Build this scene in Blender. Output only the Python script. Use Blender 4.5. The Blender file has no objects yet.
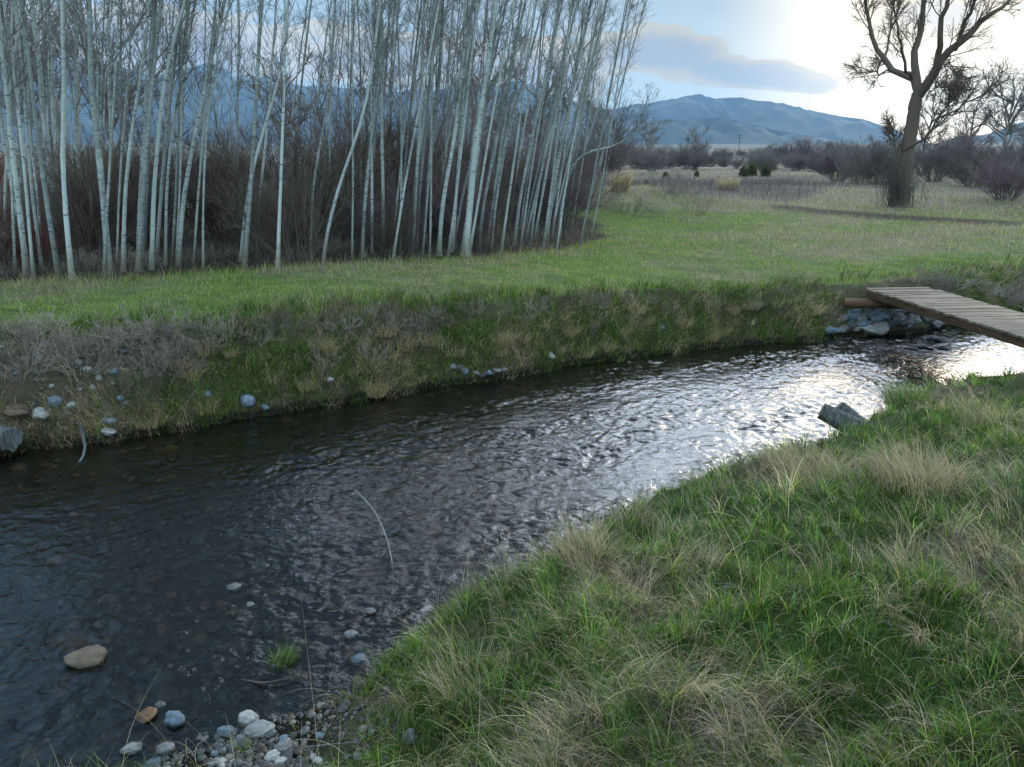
import bpy, math, random
import numpy as np
R = math.radians
rng = np.random.default_rng(7)
random.seed(7)
S = bpy.context.scene
COL = S.collection

# ------------------------------------------------------------------ camera
F = 760.0; PITCH = math.atan(225.5 / F); CZ = 2.9
cam_d = bpy.data.cameras.new('camera'); cam = bpy.data.objects.new('camera', cam_d); COL.objects.link(cam)
cam_d.sensor_width = 36; cam_d.lens = F / 1024 * 36; cam_d.clip_end = 30000; cam_d.clip_start = 0.05
cam.location = (0, 0, CZ); cam.rotation_euler = (math.pi / 2 - PITCH, 0, 0)
S.camera = cam

# ------------------------------------------------------------------ world
SUN_AZ, SUN_EL = 27.5, 6.5
EXPOSURE = 1.32
SKY_STRENGTH = 0.07
SUN_STRENGTH = 1.2
HAZE_DENSITY = 0.00011
w = bpy.data.worlds.new('World'); S.world = w; w.use_nodes = True
nt = w.node_tree; nt.nodes.clear()
def N(t, typ, **kw):
    n = t.nodes.new(typ)
    for k, v in kw.items(): setattr(n, k, v)
    return n
def V(t, sock, v):
    if isinstance(v, bpy.types.NodeSocket): t.links.new(v, sock)
    else: sock.default_value = v
def M(t, op, a, b=None, c=None, clamp=False):
    n = N(t, 'ShaderNodeMath', operation=op); n.use_clamp = clamp
    V(t, n.inputs[0], a)
    if b is not None: V(t, n.inputs[1], b)
    if c is not None: V(t, n.inputs[2], c)
    return n.outputs[0]
def MIX(t, f, a, b, blend='MIX'):
    n = N(t, 'ShaderNodeMix', data_type='RGBA', blend_type=blend)
    V(t, n.inputs[0], f); V(t, n.inputs[6], a); V(t, n.inputs[7], b)
    return n.outputs[2]
def SM(t, v, lo, hi, a=0.0, b=1.0):
    n = N(t, 'ShaderNodeMapRange', interpolation_type='SMOOTHSTEP')
    V(t, n.inputs[0], v); n.inputs[1].default_value = lo; n.inputs[2].default_value = hi
    n.inputs[3].default_value = a; n.inputs[4].default_value = b
    return n.outputs[0]
def NOISE(t, vec, scale, detail=4, rough=0.5, dist=0.0, dim='3D'):
    n = N(t, 'ShaderNodeTexNoise', noise_dimensions=dim)
    if vec is not None: V(t, n.inputs['Vector'], vec)
    n.inputs['Scale'].default_value = scale; n.inputs['Detail'].default_value = detail
    n.inputs['Roughness'].default_value = rough; n.inputs['Distortion'].default_value = dist
    return n.outputs[0]
def ray(px, py):
    x = (px - 512) / F; u = (383.5 - py) / F
    return np.array([x, math.cos(PITCH) + u * math.sin(PITCH), -math.sin(PITCH) + u * math.cos(PITCH)])
def azel(px, py):
    d = ray(px, py); return math.atan2(d[0], d[1]), math.atan2(d[2], math.hypot(d[0], d[1]))

tc = N(nt, 'ShaderNodeTexCoord'); sep = N(nt, 'ShaderNodeSeparateXYZ'); nt.links.new(tc.outputs['Generated'], sep.inputs[0])
X, Y, Z = sep.outputs
az = M(nt, 'ARCTAN2', X, Y); el = M(nt, 'ARCSINE', Z)
sky = N(nt, 'ShaderNodeTexSky', sky_type='NISHITA')
sky.sun_disc = False; sky.sun_elevation = R(SUN_EL); sky.sun_rotation = R(SUN_AZ)
sky.air_density = 1.0; sky.dust_density = 1.2; sky.ozone_density = 1.5; sky.altitude = 1200
comb = N(nt, 'ShaderNodeCombineXYZ'); V(nt, comb.inputs[0], M(nt, 'MULTIPLY', az, 1.0)); V(nt, comb.inputs[1], M(nt, 'MULTIPLY', el, 2.6))
n1 = NOISE(nt, comb.outputs[0], 7.0, 7, 0.58, 0.3)
n2 = NOISE(nt, comb.outputs[0], 2.2, 3, 0.5, 0.2)
n3 = NOISE(nt, comb.outputs[0], 16.0, 6, 0.62, 0.5)
def blob(px, py, wx, wy, tilt=0.0):
    a0, e0 = azel(px, py)
    dx = M(nt, 'SUBTRACT', az, a0); dy = M(nt, 'SUBTRACT', el, e0)
    dy = M(nt, 'ADD', dy, M(nt, 'MULTIPLY', dx, tilt))
    dx = M(nt, 'DIVIDE', dx, wx); dy = M(nt, 'DIVIDE', dy, wy)
    return M(nt, 'SUBTRACT', 1.0, M(nt, 'ADD', M(nt, 'MULTIPLY', dx, dx), M(nt, 'MULTIPLY', dy, dy)))
b = blob(655, 55, .105, .030, .12)
for a in ((740, 72, .11, .016, .12), (945, 8, .080, .024, 0), (560, 70, .10, .035, 0), (400, 62, .16, .03, 0),
          (150, 40, .22, .035, 0), (1150, 60, .08, .02, 0)):
    b = M(nt, 'MAXIMUM', b, blob(*a))
b = M(nt, 'MAXIMUM', b, -1.7)
dens = M(nt, 'ADD', M(nt, 'MULTIPLY', b, .50), M(nt, 'MULTIPLY', M(nt, 'SUBTRACT', n1, .5), 2.2))
dens = M(nt, 'ADD', dens, M(nt, 'MULTIPLY', M(nt, 'SUBTRACT', n3, .5), .5))
veil = SM(nt, M(nt, 'ADD', n2, M(nt, 'MULTIPLY', M(nt, 'SUBTRACT', n1, .5), .5)), .40, .75)
edge = SM(nt, dens, -.12, .06); core = SM(nt, dens, .05, .55)
# closeness to the sun
sx, sy, sz = math.sin(R(SUN_AZ)) * math.cos(R(SUN_EL)), math.cos(R(SUN_AZ)) * math.cos(R(SUN_EL)), math.sin(R(SUN_EL))
cosang = M(nt, 'ADD', M(nt, 'ADD', M(nt, 'MULTIPLY', X, sx), M(nt, 'MULTIPLY', Y, sy)), M(nt, 'MULTIPLY', Z, sz))
near = SM(nt, cosang, .62, .99); nearw = SM(nt, cosang, .64, .86)
SKYC = sky.outputs[0]
hz = SM(nt, el, R(25), R(-1))
base = MIX(nt, 1.0, SKYC, (0.86, 1.0, 1.22, 1), 'MULTIPLY')
bg_sky = N(nt, 'ShaderNodeBackground'); V(nt, bg_sky.inputs[0], base); bg_sky.inputs[1].default_value = SKY_STRENGTH
# clouds: cream rims, blue grey hearts, brighter towards the sun
rim = MIX(nt, near, (.38, .38, .36, 1), (.37, .32, .225, 1))
heart = MIX(nt, near, (.21, .235, .265, 1), (.235, .245, .255, 1))
ccol = MIX(nt, core, rim, heart)
bg_c = N(nt, 'ShaderNodeBackground'); V(nt, bg_c.inputs[0], ccol); bg_c.inputs[1].default_value = 0.80
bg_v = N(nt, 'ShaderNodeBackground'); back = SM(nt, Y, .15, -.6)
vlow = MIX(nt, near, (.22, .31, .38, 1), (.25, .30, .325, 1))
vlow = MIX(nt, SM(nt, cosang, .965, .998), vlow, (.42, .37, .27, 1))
vhigh = MIX(nt, back, MIX(nt, nearw, (.22, .34, .50, 1), (3.0, 3.4, 3.9, 1)), (.95, 1.2, 1.35, 1))  # sky above the frame near the sun, boosted to brighten water and ground
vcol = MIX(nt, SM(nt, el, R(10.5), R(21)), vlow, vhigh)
vcol = MIX(nt, M(nt, 'MULTIPLY', back, SM(nt, el, R(3), R(12))), vcol, (.95, 1.2, 1.35, 1))  # unseen sky behind the camera, brightened as added fill for trunks and grass
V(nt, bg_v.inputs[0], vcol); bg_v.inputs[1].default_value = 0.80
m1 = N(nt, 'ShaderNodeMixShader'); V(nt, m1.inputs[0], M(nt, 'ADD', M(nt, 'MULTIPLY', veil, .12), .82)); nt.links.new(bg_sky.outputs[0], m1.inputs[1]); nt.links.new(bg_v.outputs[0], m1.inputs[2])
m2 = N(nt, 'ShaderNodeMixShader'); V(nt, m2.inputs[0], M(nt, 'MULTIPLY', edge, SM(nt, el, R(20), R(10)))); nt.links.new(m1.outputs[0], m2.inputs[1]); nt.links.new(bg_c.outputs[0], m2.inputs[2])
glow = N(nt, 'ShaderNodeBackground'); glow.inputs[0].default_value = (1, .80, .50, 1)
V(nt, glow.inputs[1], M(nt, 'MULTIPLY', M(nt, 'POWER', SM(nt, cosang, .965, 1.0), 2.0), .28))
add = N(nt, 'ShaderNodeAddShader'); nt.links.new(m2.outputs[0], add.inputs[0]); nt.links.new(glow.outputs[0], add.inputs[1])
out = N(nt, 'ShaderNodeOutputWorld'); nt.links.new(add.outputs[0], out.inputs[0])

sd = bpy.data.lights.new('sun', 'SUN'); sd.energy = SUN_STRENGTH; sd.angle = R(24); sd.color = (1.0, .86, .66)
so = bpy.data.objects.new('sun', sd); COL.objects.link(so)
from mathutils import Vector, Matrix, Euler
so.rotation_euler = Vector((sx, sy, sz)).to_track_quat('Z', 'Y').to_euler()
S.view_settings.view_transform = 'Standard'; S.view_settings.look = 'None'; S.view_settings.gamma = 1
S.view_settings.exposure = EXPOSURE
S.render.engine = 'CYCLES'
cy = S.cycles
cy.max_bounces = 6; cy.diffuse_bounces = 3; cy.glossy_bounces = 3; cy.transmission_bounces = 4; cy.transparent_max_bounces = 12
cy.volume_bounces = 1; cy.use_denoising = True; cy.caustics_reflective = False; cy.caustics_refractive = False
cy.sample_clamp_indirect = 4

# ------------------------------------------------------------------ numpy noise
_perm = rng.permutation(4096)
def _h(ix, iy):
    return _perm[(_perm[ix & 4095] + iy) & 4095]
def perlin(x, y):
    x = np.asarray(x, float); y = np.asarray(y, float)
    ix = np.floor(x).astype(np.int64); iy = np.floor(y).astype(np.int64)
    fx = x - ix; fy = y - iy
    u = fx * fx * fx * (fx * (fx * 6 - 15) + 10); v = fy * fy * fy * (fy * (fy * 6 - 15) + 10)
    def g(a, b_, dx, dy):
        th = _h(a, b_) * (2 * math.pi / 4096)
        return np.cos(th) * dx + np.sin(th) * dy
    n00 = g(ix, iy, fx, fy); n10 = g(ix + 1, iy, fx - 1, fy); n01 = g(ix, iy + 1, fx, fy - 1); n11 = g(ix + 1, iy + 1, fx - 1, fy - 1)
    return ((n00 * (1 - u) + n10 * u) * (1 - v) + (n01 * (1 - u) + n11 * u) * v) * 1.5
def fbm(x, y, o=4, g=.5):
    s = 0; a = 1; t = 0
    for k in range(o):
        s = s + a * perlin(x * 2 ** k + 17.3 * k, y * 2 ** k - 9.1 * k); t += a; a *= g
    return s / t
def sm(x, a, b_):
    t = np.clip((x - a) / (b_ - a), 0, 1); return t * t * (3 - 2 * t)

# ------------------------------------------------------------------ terrain
def plane_pt(px, py, z=0.0):
    d = ray(px, py); t = (z - CZ) / d[2]
    return d[0] * t, d[1] * t
near_px = [(70, 800), (200, 755), (285, 722), (345, 690), (400, 650), (445, 615), (520, 575), (600, 538), (650, 508), (700, 485), (760, 468), (820, 452), (852, 432), (890, 408), (950, 392), (1024, 384)]
far_px = [(0, 457), (100, 441), (200, 427), (300, 410), (400, 394), (500, 378), (600, 362), (700, 350), (780, 343), (840, 337), (900, 334), (960, 326)]
NL = [(-14, -10), (-7, -3), (-3.6, .6)] + [plane_pt(*p) for p in near_px] + [(11, 12.2), (20, 15), (45, 17), (90, 19)]
FL = [(-60, -50), (-26, -9), (-14, 2.6), (-8, 6.1)] + [plane_pt(*p) for p in far_px] + [(13, 16.4), (22, 19.6), (46, 22), (90, 24)]
NL = np.array(NL); FL = np.array(FL)
NL = NL[np.argsort(NL[:, 0])]; FL = FL[np.argsort(FL[:, 0])]
def sdist(P, x, y, sign):
    d = np.full(x.shape, 1e9)
    for (x0, y0), (x1, y1) in zip(P[:-1], P[1:]):
        ex, ey = x1 - x0, y1 - y0; L = ex * ex + ey * ey
        t = np.clip(((x - x0) * ex + (y - y0) * ey) / L, 0, 1)
        d = np.minimum(d, np.hypot(x - x0 - t * ex, y - y0 - t * ey))
    s = np.where(y > np.interp(x, P[:, 0], P[:, 1]), 1.0, -1.0)
    return d * s * sign
BX, BY = plane_pt(265, 758)      # the gravel bar
TL = np.array([(-60, 4.0), (-20, 9.5)] + [plane_pt(*p, 1.2) for p in ((0, 278), (100, 275), (200, 268), (300, 261), (400, 256), (480, 250), (560, 240), (590, 232))] + [(8, 22)])
TL = TL[np.argsort(TL[:, 0])]
def dists(x, y):
    wob = .10 * perlin(x * 1.7, y * 1.7) + .05 * perlin(x * 5, y * 5)
    return sdist(NL, x, y, -1) + wob, sdist(FL, x, y, 1) + wob + .13 * perlin(x * .9 + 31, y * .9)
def H(x, y, full=False):
    x = np.asarray(x, float); y = np.asarray(y, float)
    dn, df = dists(x, y)
    r = np.hypot(x, y)
    # far side
    top = 1.08 - .30 * sm(x, -3, 5.0) + .25 * sm(x, 10, 40)
    wd = .85 - .28 * sm(x, -3, 1) + .15 * perlin(x * .6, y * .6)
    t = np.clip(df / wd, 0, 1)
    prof = .62 * t ** .55 + .38 * sm(t, 0, 1)
    zf = top * prof
    zf = zf + .0016 * np.clip(df - 1, 0, 60) * 1.0
    zf = zf + .10 * fbm(x * .8, y * .8, 3) * sm(df, .1, 1) * (1 - sm(df, 1.6, 4) * .7)
    zf = zf + .05 * fbm(x * 3.1, y * 3.1, 3) * sm(df, .05, .4) * (1 - .75 * sm(df, 1.4, 2.6))
    zf = zf + .35 * fbm(x * .07, y * .07, 3) * sm(df, 10, 40)
    # mounds right behind the grove
    for (mx, my, mr, mh) in ((5.5, 36, 6, .7), (2.5, 30, 4, .35), (13, 47, 9, .6)):
        zf = zf + mh * np.exp(-((x - mx) ** 2 + (y - my) ** 2) / mr ** 2)
    far = sm(r, 250, 2200) * 26 + sm(r, 1200, 4000) * 30
    far = far + sm(r, 300, 900) * 5 * fbm(x * .002 + 3, y * .002, 3)
    zf = zf + far * sm(df, 60, 200)
    # near side
    bar = np.exp(-((x - BX) ** 2 + (y - BY) ** 2) / .62 ** 2)
    lip = .26 * (1 - .9 * bar)
    zn = lip * sm(dn, 0, .28) + (.74) * sm(dn, .15, 3.8) * (1 - .45 * bar) + .02 * np.clip(dn, 0, 1)
    zn = zn + (.24 * fbm(x * 1.1 + 5, y * 1.1, 3) + .10 * fbm(x * 3.0, y * 3.0, 3)) * sm(dn, .1, .7) * (1 - .6 * bar)
    zn = zn + far * sm(dn, 60, 200) + .25 * fbm(x * .07 + 9, y * .07, 2) * sm(dn, 8, 30)
    # bed
    dm = np.minimum(-dn, -df)
    shal = 1 - .55 * sm(-dn, 3.4, 1.2) * sm(x, 3, -1)
    zb = -.035 - .30 * sm(dm, 0, 1.5) * shal + .05 * fbm(x * 1.5, y * 1.5, 3) * sm(dm, .1, .6)
    z = np.where(dn > 0, zn, np.where(df > 0, zf, zb))
    z = z + np.where((dn <= 0) & (df <= 0), 0, 0)
    if full: return z, dn, df, bar
    return z
_ts = np.exp(np.linspace(math.log(1.2), math.log(900), 5000))
def hit(px, py):
    d = ray(px, py); P = d[None] * _ts[:, None]; P[:, 2] += CZ
    below = P[:, 2] < H(P[:, 0], P[:, 1])
    k = int(np.argmax(below)) if below.any() else len(_ts) - 1
    return float(P[k, 0]), float(P[k, 1]), float(H(P[k:k + 1, 0], P[k:k + 1, 1])[0])
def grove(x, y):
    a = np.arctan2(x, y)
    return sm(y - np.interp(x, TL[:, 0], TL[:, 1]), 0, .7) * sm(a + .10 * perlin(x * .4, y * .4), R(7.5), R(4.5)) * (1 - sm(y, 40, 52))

# ------------------------------------------------------------------ mesh helpers
def new_obj(name, verts, faces=None, quads=None, mat=None, parent=None, col=None, smooth=False):
    me = bpy.data.meshes.new(name)
    if faces is not None:
        me.from_pydata([tuple(v) for v in verts], [], faces)
    else:
        verts = np.ascontiguousarray(verts, np.float32); quads = np.ascontiguousarray(quads, np.int32)
        k = quads.shape[1]
        me.vertices.add(len(verts)); me.vertices.foreach_set('co', verts.ravel())
        me.loops.add(quads.size); me.loops.foreach_set('vertex_index', quads.ravel())
        me.polygons.add(len(quads)); me.polygons.foreach_set('loop_start', np.arange(0, quads.size, k, dtype=np.int32))
        me.update(calc_edges=True)
    if col is not None:
        at = me.color_attributes.new('Col', 'FLOAT_COLOR', 'POINT')
        c = np.ones((len(verts), 4), np.float32); c[:, :3] = col
        at.data.foreach_set('color', c.ravel())
    if smooth: me.polygons.foreach_set('use_smooth', np.ones(len(me.polygons), bool))
    if mat is not None: me.materials.append(mat)
    me.update()
    o = bpy.data.objects.new(name, me); COL.objects.link(o)
    if parent is not None: o.parent = parent
    return o
def empty(name, loc=(0, 0, 0), rot=(0, 0, 0)):
    o = bpy.data.objects.new(name, None); COL.objects.link(o); o.location = loc; o.rotation_euler = rot
    o.empty_display_size = .2
    return o
def tag(o, label=None, cat=None, group=None, kind=None):
    if label: o['label'] = label
    if cat: o['category'] = cat
    if group: o['group'] = group
    if kind: o['kind'] = kind
    return o
def copy_tree(o):
    c = o.copy(); COL.objects.link(c)
    for ch in o.children:
        d = ch.copy(); COL.objects.link(d); d.parent = c
    return c
def tubes(paths, radii, sides=3):
    """paths (n,k,3), radii (n,k) -> verts, quads"""
    n, k, _ = paths.shape
    T = np.gradient(paths, axis=1); T /= np.linalg.norm(T, axis=2, keepdims=True) + 1e-9
    ref = np.where(np.abs(T[:, :1, 2:3]) > .8, np.array([[[1., 0, 0]]]), np.array([[[0, 0, 1.]]]))
    A = np.cross(T, np.broadcast_to(ref, T.shape)); A /= np.linalg.norm(A, axis=2, keepdims=True) + 1e-9
    B = np.cross(T, A)
    th = np.arange(sides) * 2 * math.pi / sides
    v = paths[:, :, None] + radii[:, :, None, None] * (A[:, :, None] * np.cos(th)[None, None, :, None] + B[:, :, None] * np.sin(th)[None, None, :, None])
    idx = np.arange(n * k * sides).reshape(n, k, sides)
    a = idx[:, :-1]; b_ = idx[:, 1:]
    q = np.stack([a, b_, np.roll(b_, -1, 2), np.roll(a, -1, 2)], -1).reshape(-1, 4)
    return v.reshape(-1, 3), q
def join(parts):
    vs, qs, o = [], [], 0
    for v, q in parts:
        vs.append(v); qs.append(q + o); o += len(v)
    return np.concatenate(vs), np.concatenate(qs)
def unit(v): return v / (np.linalg.norm(v, axis=-1, keepdims=True) + 1e-9)
def grow(st, dr, ln, k, up=.3, wig=.12, g=rng):
    """curved shoots: st (n,3), dr (n,3), ln (n,) -> (n,k,3)"""
    n = len(st); P = np.zeros((n, k, 3)); P[:, 0] = st; d = unit(dr.copy())
    for i in range(1, k):
        d = unit(d + np.array([0, 0, up / k]) + g.normal(0, wig, (n, 3)))
        P[:, i] = P[:, i - 1] + d * (ln / (k - 1))[:, None]
    return P
def along(P, t):
    """points and tangents at parameter t (n,) on paths P (n,k,3)"""
    k = P.shape[1]; s = np.clip(t * (k - 1), 0, k - 1.001); i = s.astype(int); f = (s - i)[:, None]
    a = P[np.arange(len(P)), i]; b_ = P[np.arange(len(P)), i + 1]
    return a * (1 - f) + b_ * f, unit(b_ - a)
def spread(T, ang, g=rng):
    """directions leaving the tangents T at angle ang"""
    r = unit(np.cross(T, unit(g.normal(0, 1, T.shape))))
    return unit(T * np.cos(ang)[:, None] + r * np.sin(ang)[:, None])
def offshoots(P, per, ang, ln, k, t0=.2, t1=1., up=.3, wig=.12, g=rng):
    Q = np.repeat(P, per, 0); n = len(Q); t = g.uniform(t0, t1, n)
    p, T = along(Q, t)
    D = spread(T, g.uniform(ang * .6, ang * 1.3, n), g)
    L = ln * g.uniform(.5, 1.2, n) * (1.15 - .6 * t)
    return grow(p, D, L, k, up, wig, g)
def taper(n, k, r0, r1): return np.linspace(0, 1, k)[None] * (r1 - r0)[:, None] + r0[:, None] if hasattr(r0, '__len__') else np.repeat((r0 + (r1 - r0) * np.linspace(0, 1, k))[None], n, 0)
def ribbons(P, W, side, cols, tipk=0.0):
    """P (n,k,3), W (n,), side (n,3), cols (n,3) -> verts, quads, vcols"""
    n, k, _ = P.shape
    t = np.linspace(0, 1, k); wt = (1 - t ** 2.2) * .92 + .08
    off = side[:, None] * (W[:, None] * wt[None])[:, :, None] * .5
    v = np.stack([P - off, P + off], 2)
    idx = np.arange(n * k * 2).reshape(n, k, 2)
    q = np.stack([idx[:, :-1, 0], idx[:, :-1, 1], idx[:, 1:, 1], idx[:, 1:, 0]], -1).reshape(-1, 4)
    shade = 1 + tipk * (t - .4)
    c = cols[:, None, None] * shade[None, :, None, None] * np.ones((1, 1, 2, 1))
    return v.reshape(-1, 3), q, c.reshape(-1, 3)

# ------------------------------------------------------------------ materials
def mat(name):
    m = bpy.data.materials.new(name); m.use_nodes = True; t = m.node_tree; t.nodes.clear()
    o = N(t, 'ShaderNodeOutputMaterial'); return m, t, o
def attr(t, name='Col'): return N(t, 'ShaderNodeAttribute', attribute_name=name).outputs['Color']
def principled(t, o, col, rough=.8, spec=.3, bump=None, bstr=.3, bdist=.02):
    p = N(t, 'ShaderNodeBsdfPrincipled'); V(t, p.inputs['Base Color'], col); V(t, p.inputs['Roughness'], rough)
    p.inputs['Specular IOR Level'].default_value = spec
    if bump is not None:
        bn = N(t, 'ShaderNodeBump'); bn.inputs['Strength'].default_value = bstr; bn.inputs['Distance'].default_value = bdist
        V(t, bn.inputs['Height'], bump); t.links.new(bn.outputs[0], p.inputs['Normal'])
    t.links.new(p.outputs[0], o.inputs[0]); return p
def blade_mat(name, trans=.4):
    m, t, o = mat(name)
    c = attr(t)
    d = N(t, 'ShaderNodeBsdfDiffuse'); V(t, d.inputs[0], c)
    tr = N(t, 'ShaderNodeBsdfTranslucent'); V(t, tr.inputs[0], c)
    g = N(t, 'ShaderNodeBsdfGlossy'); g.inputs[0].default_value = (.8, .9, 1, 1); g.inputs['Roughness'].default_value = .45
    a = N(t, 'ShaderNodeMixShader'); a.inputs[0].default_value = trans; t.links.new(d.outputs[0], a.inputs[1]); t.links.new(tr.outputs[0], a.inputs[2])
    b_ = N(t, 'ShaderNodeMixShader'); b_.inputs[0].default_value = .035; t.links.new(a.outputs[0], b_.inputs[1]); t.links.new(g.outputs[0], b_.inputs[2])
    t.links.new(b_.outputs[0], o.inputs[0]); return m
M_GRASS = blade_mat('grass_blades')
def obj_coord(t):
    return N(t, 'ShaderNodeTexCoord').outputs['Object']
def ground_mat():
    m, t, o = mat('ground_soil')
    geo = N(t, 'ShaderNodeNewGeometry').outputs['Position']
    c = attr(t)
    n1 = NOISE(t, geo, 2.0, 8, .65); n2 = NOISE(t, geo, 22., 6, .7); n3 = NOISE(t, geo, .12, 5, .6)
    f = M(t, 'ADD', M(t, 'MULTIPLY', n1, .9), M(t, 'MULTIPLY', n2, .9))
    f = M(t, 'ADD', f, M(t, 'MULTIPLY', n3, .5))
    f = SM(t, f, .75, 1.6, .45, 1.6)
    cc = N(t, 'ShaderNodeCombineXYZ')
    for i in range(3): V(t, cc.inputs[i], f)
    c = MIX(t, 1.0, c, cc.outputs[0], 'MULTIPLY')
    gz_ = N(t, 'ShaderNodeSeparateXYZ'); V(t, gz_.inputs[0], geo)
    wet = SM(t, M(t, 'ADD', gz_.outputs[2], M(t, 'MULTIPLY', n2, .10)), .19, .09)  # damp soil at the waterline, dark tone also painting the shade of an undercut
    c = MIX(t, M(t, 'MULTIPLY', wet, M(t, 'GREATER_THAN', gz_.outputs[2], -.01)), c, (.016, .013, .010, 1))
    principled(t, o, c, .95, .1, n2, .8, .04); return m
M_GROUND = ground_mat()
def water_mat():
    m, t, o = mat('stream_water')
    geo = N(t, 'ShaderNodeNewGeometry').outputs['Position']
    mp = N(t, 'ShaderNodeMapping'); V(t, mp.inputs[0], geo); mp.inputs['Rotation'].default_value = (0, 0, R(-32)); mp.inputs['Scale'].default_value = (.65, 1, 1)
    a = NOISE(t, mp.outputs[0], 9., 3, .55, .6); b_ = NOISE(t, mp.outputs[0], 30., 2, .5, .3)
    h = M(t, 'ADD', a, M(t, 'MULTIPLY', b_, .30))
    bn = N(t, 'ShaderNodeBump'); bn.inputs['Strength'].default_value = 1.0; bn.inputs['Distance'].default_value = .013; V(t, bn.inputs['Height'], h)
    gl = N(t, 'ShaderNodeBsdfGlossy'); gl.inputs['Roughness'].default_value = .06; gl.inputs[0].default_value = (1, 1, 1, 1)
    tr = N(t, 'ShaderNodeBsdfTransparent'); tr.inputs[0].default_value = (.56, .60, .54, 1)
    fr = N(t, 'ShaderNodeFresnel'); fr.inputs['IOR'].default_value = 1.45
    t.links.new(bn.outputs[0], gl.inputs['Normal']); t.links.new(bn.outputs[0], fr.inputs['Normal'])
    mx = N(t, 'ShaderNodeMixShader'); t.links.new(fr.outputs[0], mx.inputs[0]); t.links.new(tr.outputs[0], mx.inputs[1]); t.links.new(gl.outputs[0], mx.inputs[2])
    t.links.new(mx.outputs[0], o.inputs[0]); return m
M_WATER = water_mat()
def bark_mat(name, light, dark, knots=True, warm=None):
    m, t, o = mat(name)
    co = obj_coord(t)
    oi = N(t, 'ShaderNodeObjectInfo')
    ad = N(t, 'ShaderNodeVectorMath', operation='ADD'); V(t, ad.inputs[0], co)
    cb = N(t, 'ShaderNodeCombineXYZ'); V(t, cb.inputs[0], M(t, 'MULTIPLY', oi.outputs['Random'], 37.)); V(t, cb.inputs[2], M(t, 'MULTIPLY', oi.outputs['Random'], 11.))
    V(t, ad.inputs[1], cb.outputs[0]); co2 = ad.outputs[0]
    mp = N(t, 'ShaderNodeMapping'); V(t, mp.inputs[0], co2); mp.inputs['Scale'].default_value = (1, 1, 3.2)
    st = NOISE(t, mp.outputs[0], 7., 5, .65); lg = NOISE(t, co2, 1.3, 4, .6)
    rnd = M(t, 'MULTIPLY', M(t, 'SUBTRACT', oi.outputs['Random'], .5), .35)
    f = SM(t, M(t, 'ADD', M(t, 'ADD', M(t, 'MULTIPLY', st, .7), M(t, 'MULTIPLY', lg, .6)), rnd), .48, .88)
    c = MIX(t, f, light, tuple(x * .48 for x in light[:3]) + (1,))
    if knots:
        v = N(t, 'ShaderNodeTexVoronoi', feature='F1'); V(t, v.inputs['Vector'], mp.outputs[0]); v.inputs['Scale'].default_value = 5.5
        k = SM(t, v.outputs['Distance'], .26, .14)
        mp2 = N(t, 'ShaderNodeMapping'); V(t, mp2.inputs[0], co2); mp2.inputs['Scale'].default_value = (1, 1, 7)
        k2 = SM(t, NOISE(t, mp2.outputs[0], 6., 3, .6), .63, .70)
        c = MIX(t, M(t, 'MULTIPLY', M(t, 'MAXIMUM', k, k2), .8), c, dark)
    if warm:
        sx_ = N(t, 'ShaderNodeSeparateXYZ'); V(t, sx_.inputs[0], obj_coord(t))
        k = M(t, 'MULTIPLY', SM(t, M(t, 'ADD', sx_.outputs[2], M(t, 'MULTIPLY', lg, .5)), 1.0, .35), .8)
        c = MIX(t, k, c, warm)
    principled(t, o, c, .8, .15, st, .5, .01); return m
M_ASPEN = bark_mat('pale_bark', (.42, .48, .46, 1), (.05, .05, .05, 1), True, (.16, .14, .10, 1))
M_ASPEN_D = bark_mat('grey_bark', (.36, .41, .38, 1), (.04, .04, .04, 1), True, (.10, .09, .07, 1))
M_TWIG = bark_mat('twig_bark', (.20, .185, .165, 1), (.05, .05, .05, 1), False)
M_TWIGP = bark_mat('young_twig_bark', (.22, .23, .21, 1), (.05, .05, .05, 1), False)
M_BRUSH = bark_mat('brown_brush_bark', (.16, .13, .11, 1), (.04, .03, .03, 1), False)
M_BRUSHR = bark_mat('red_brush_bark', (.20, .095, .075, 1), (.05, .03, .03, 1), False)
M_WILLOW = bark_mat('purple_brush_bark', (.21, .165, .165, 1), (.05, .04, .04, 1), False)
M_COTTON = bark_mat('furrowed_bark', (.125, .10, .075, 1), (.05, .04, .03, 1), False)
M_WEED = bark_mat('dead_weed_stems', (.33, .295, .25, 1), (.05, .04, .04, 1), False)
def rock_mat():
    m, t, o = mat('river_stone')
    co = obj_coord(t); oi = N(t, 'ShaderNodeObjectInfo')
    n1 = NOISE(t, co, 1.8, 6, .6); n2 = NOISE(t, co, 14., 5, .7)
    f = SM(t, M(t, 'ADD', M(t, 'MULTIPLY', n1, .7), M(t, 'MULTIPLY', n2, .4)), .35, .8, .55, 1.3)
    cc = N(t, 'ShaderNodeCombineXYZ')
    for i in range(3): V(t, cc.inputs[i], f)
    wz = N(t, 'ShaderNodeSeparateXYZ'); V(t, wz.inputs[0], N(t, 'ShaderNodeNewGeometry').outputs['Position'])
    wet = SM(t, M(t, 'ADD', wz.outputs[2], M(t, 'MULTIPLY', n1, .03)), .050, .022)
    c = MIX(t, 1., oi.outputs['Color'], cc.outputs[0], 'MULTIPLY'); c = MIX(t, M(t, 'MULTIPLY', wet, .68), c, (.012, .012, .010, 1))
    principled(t, o, c, SM(t, wet, 0, 1, .6, .18), .4, n2, .3, .04); return m
M_ROCK = rock_mat()
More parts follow.
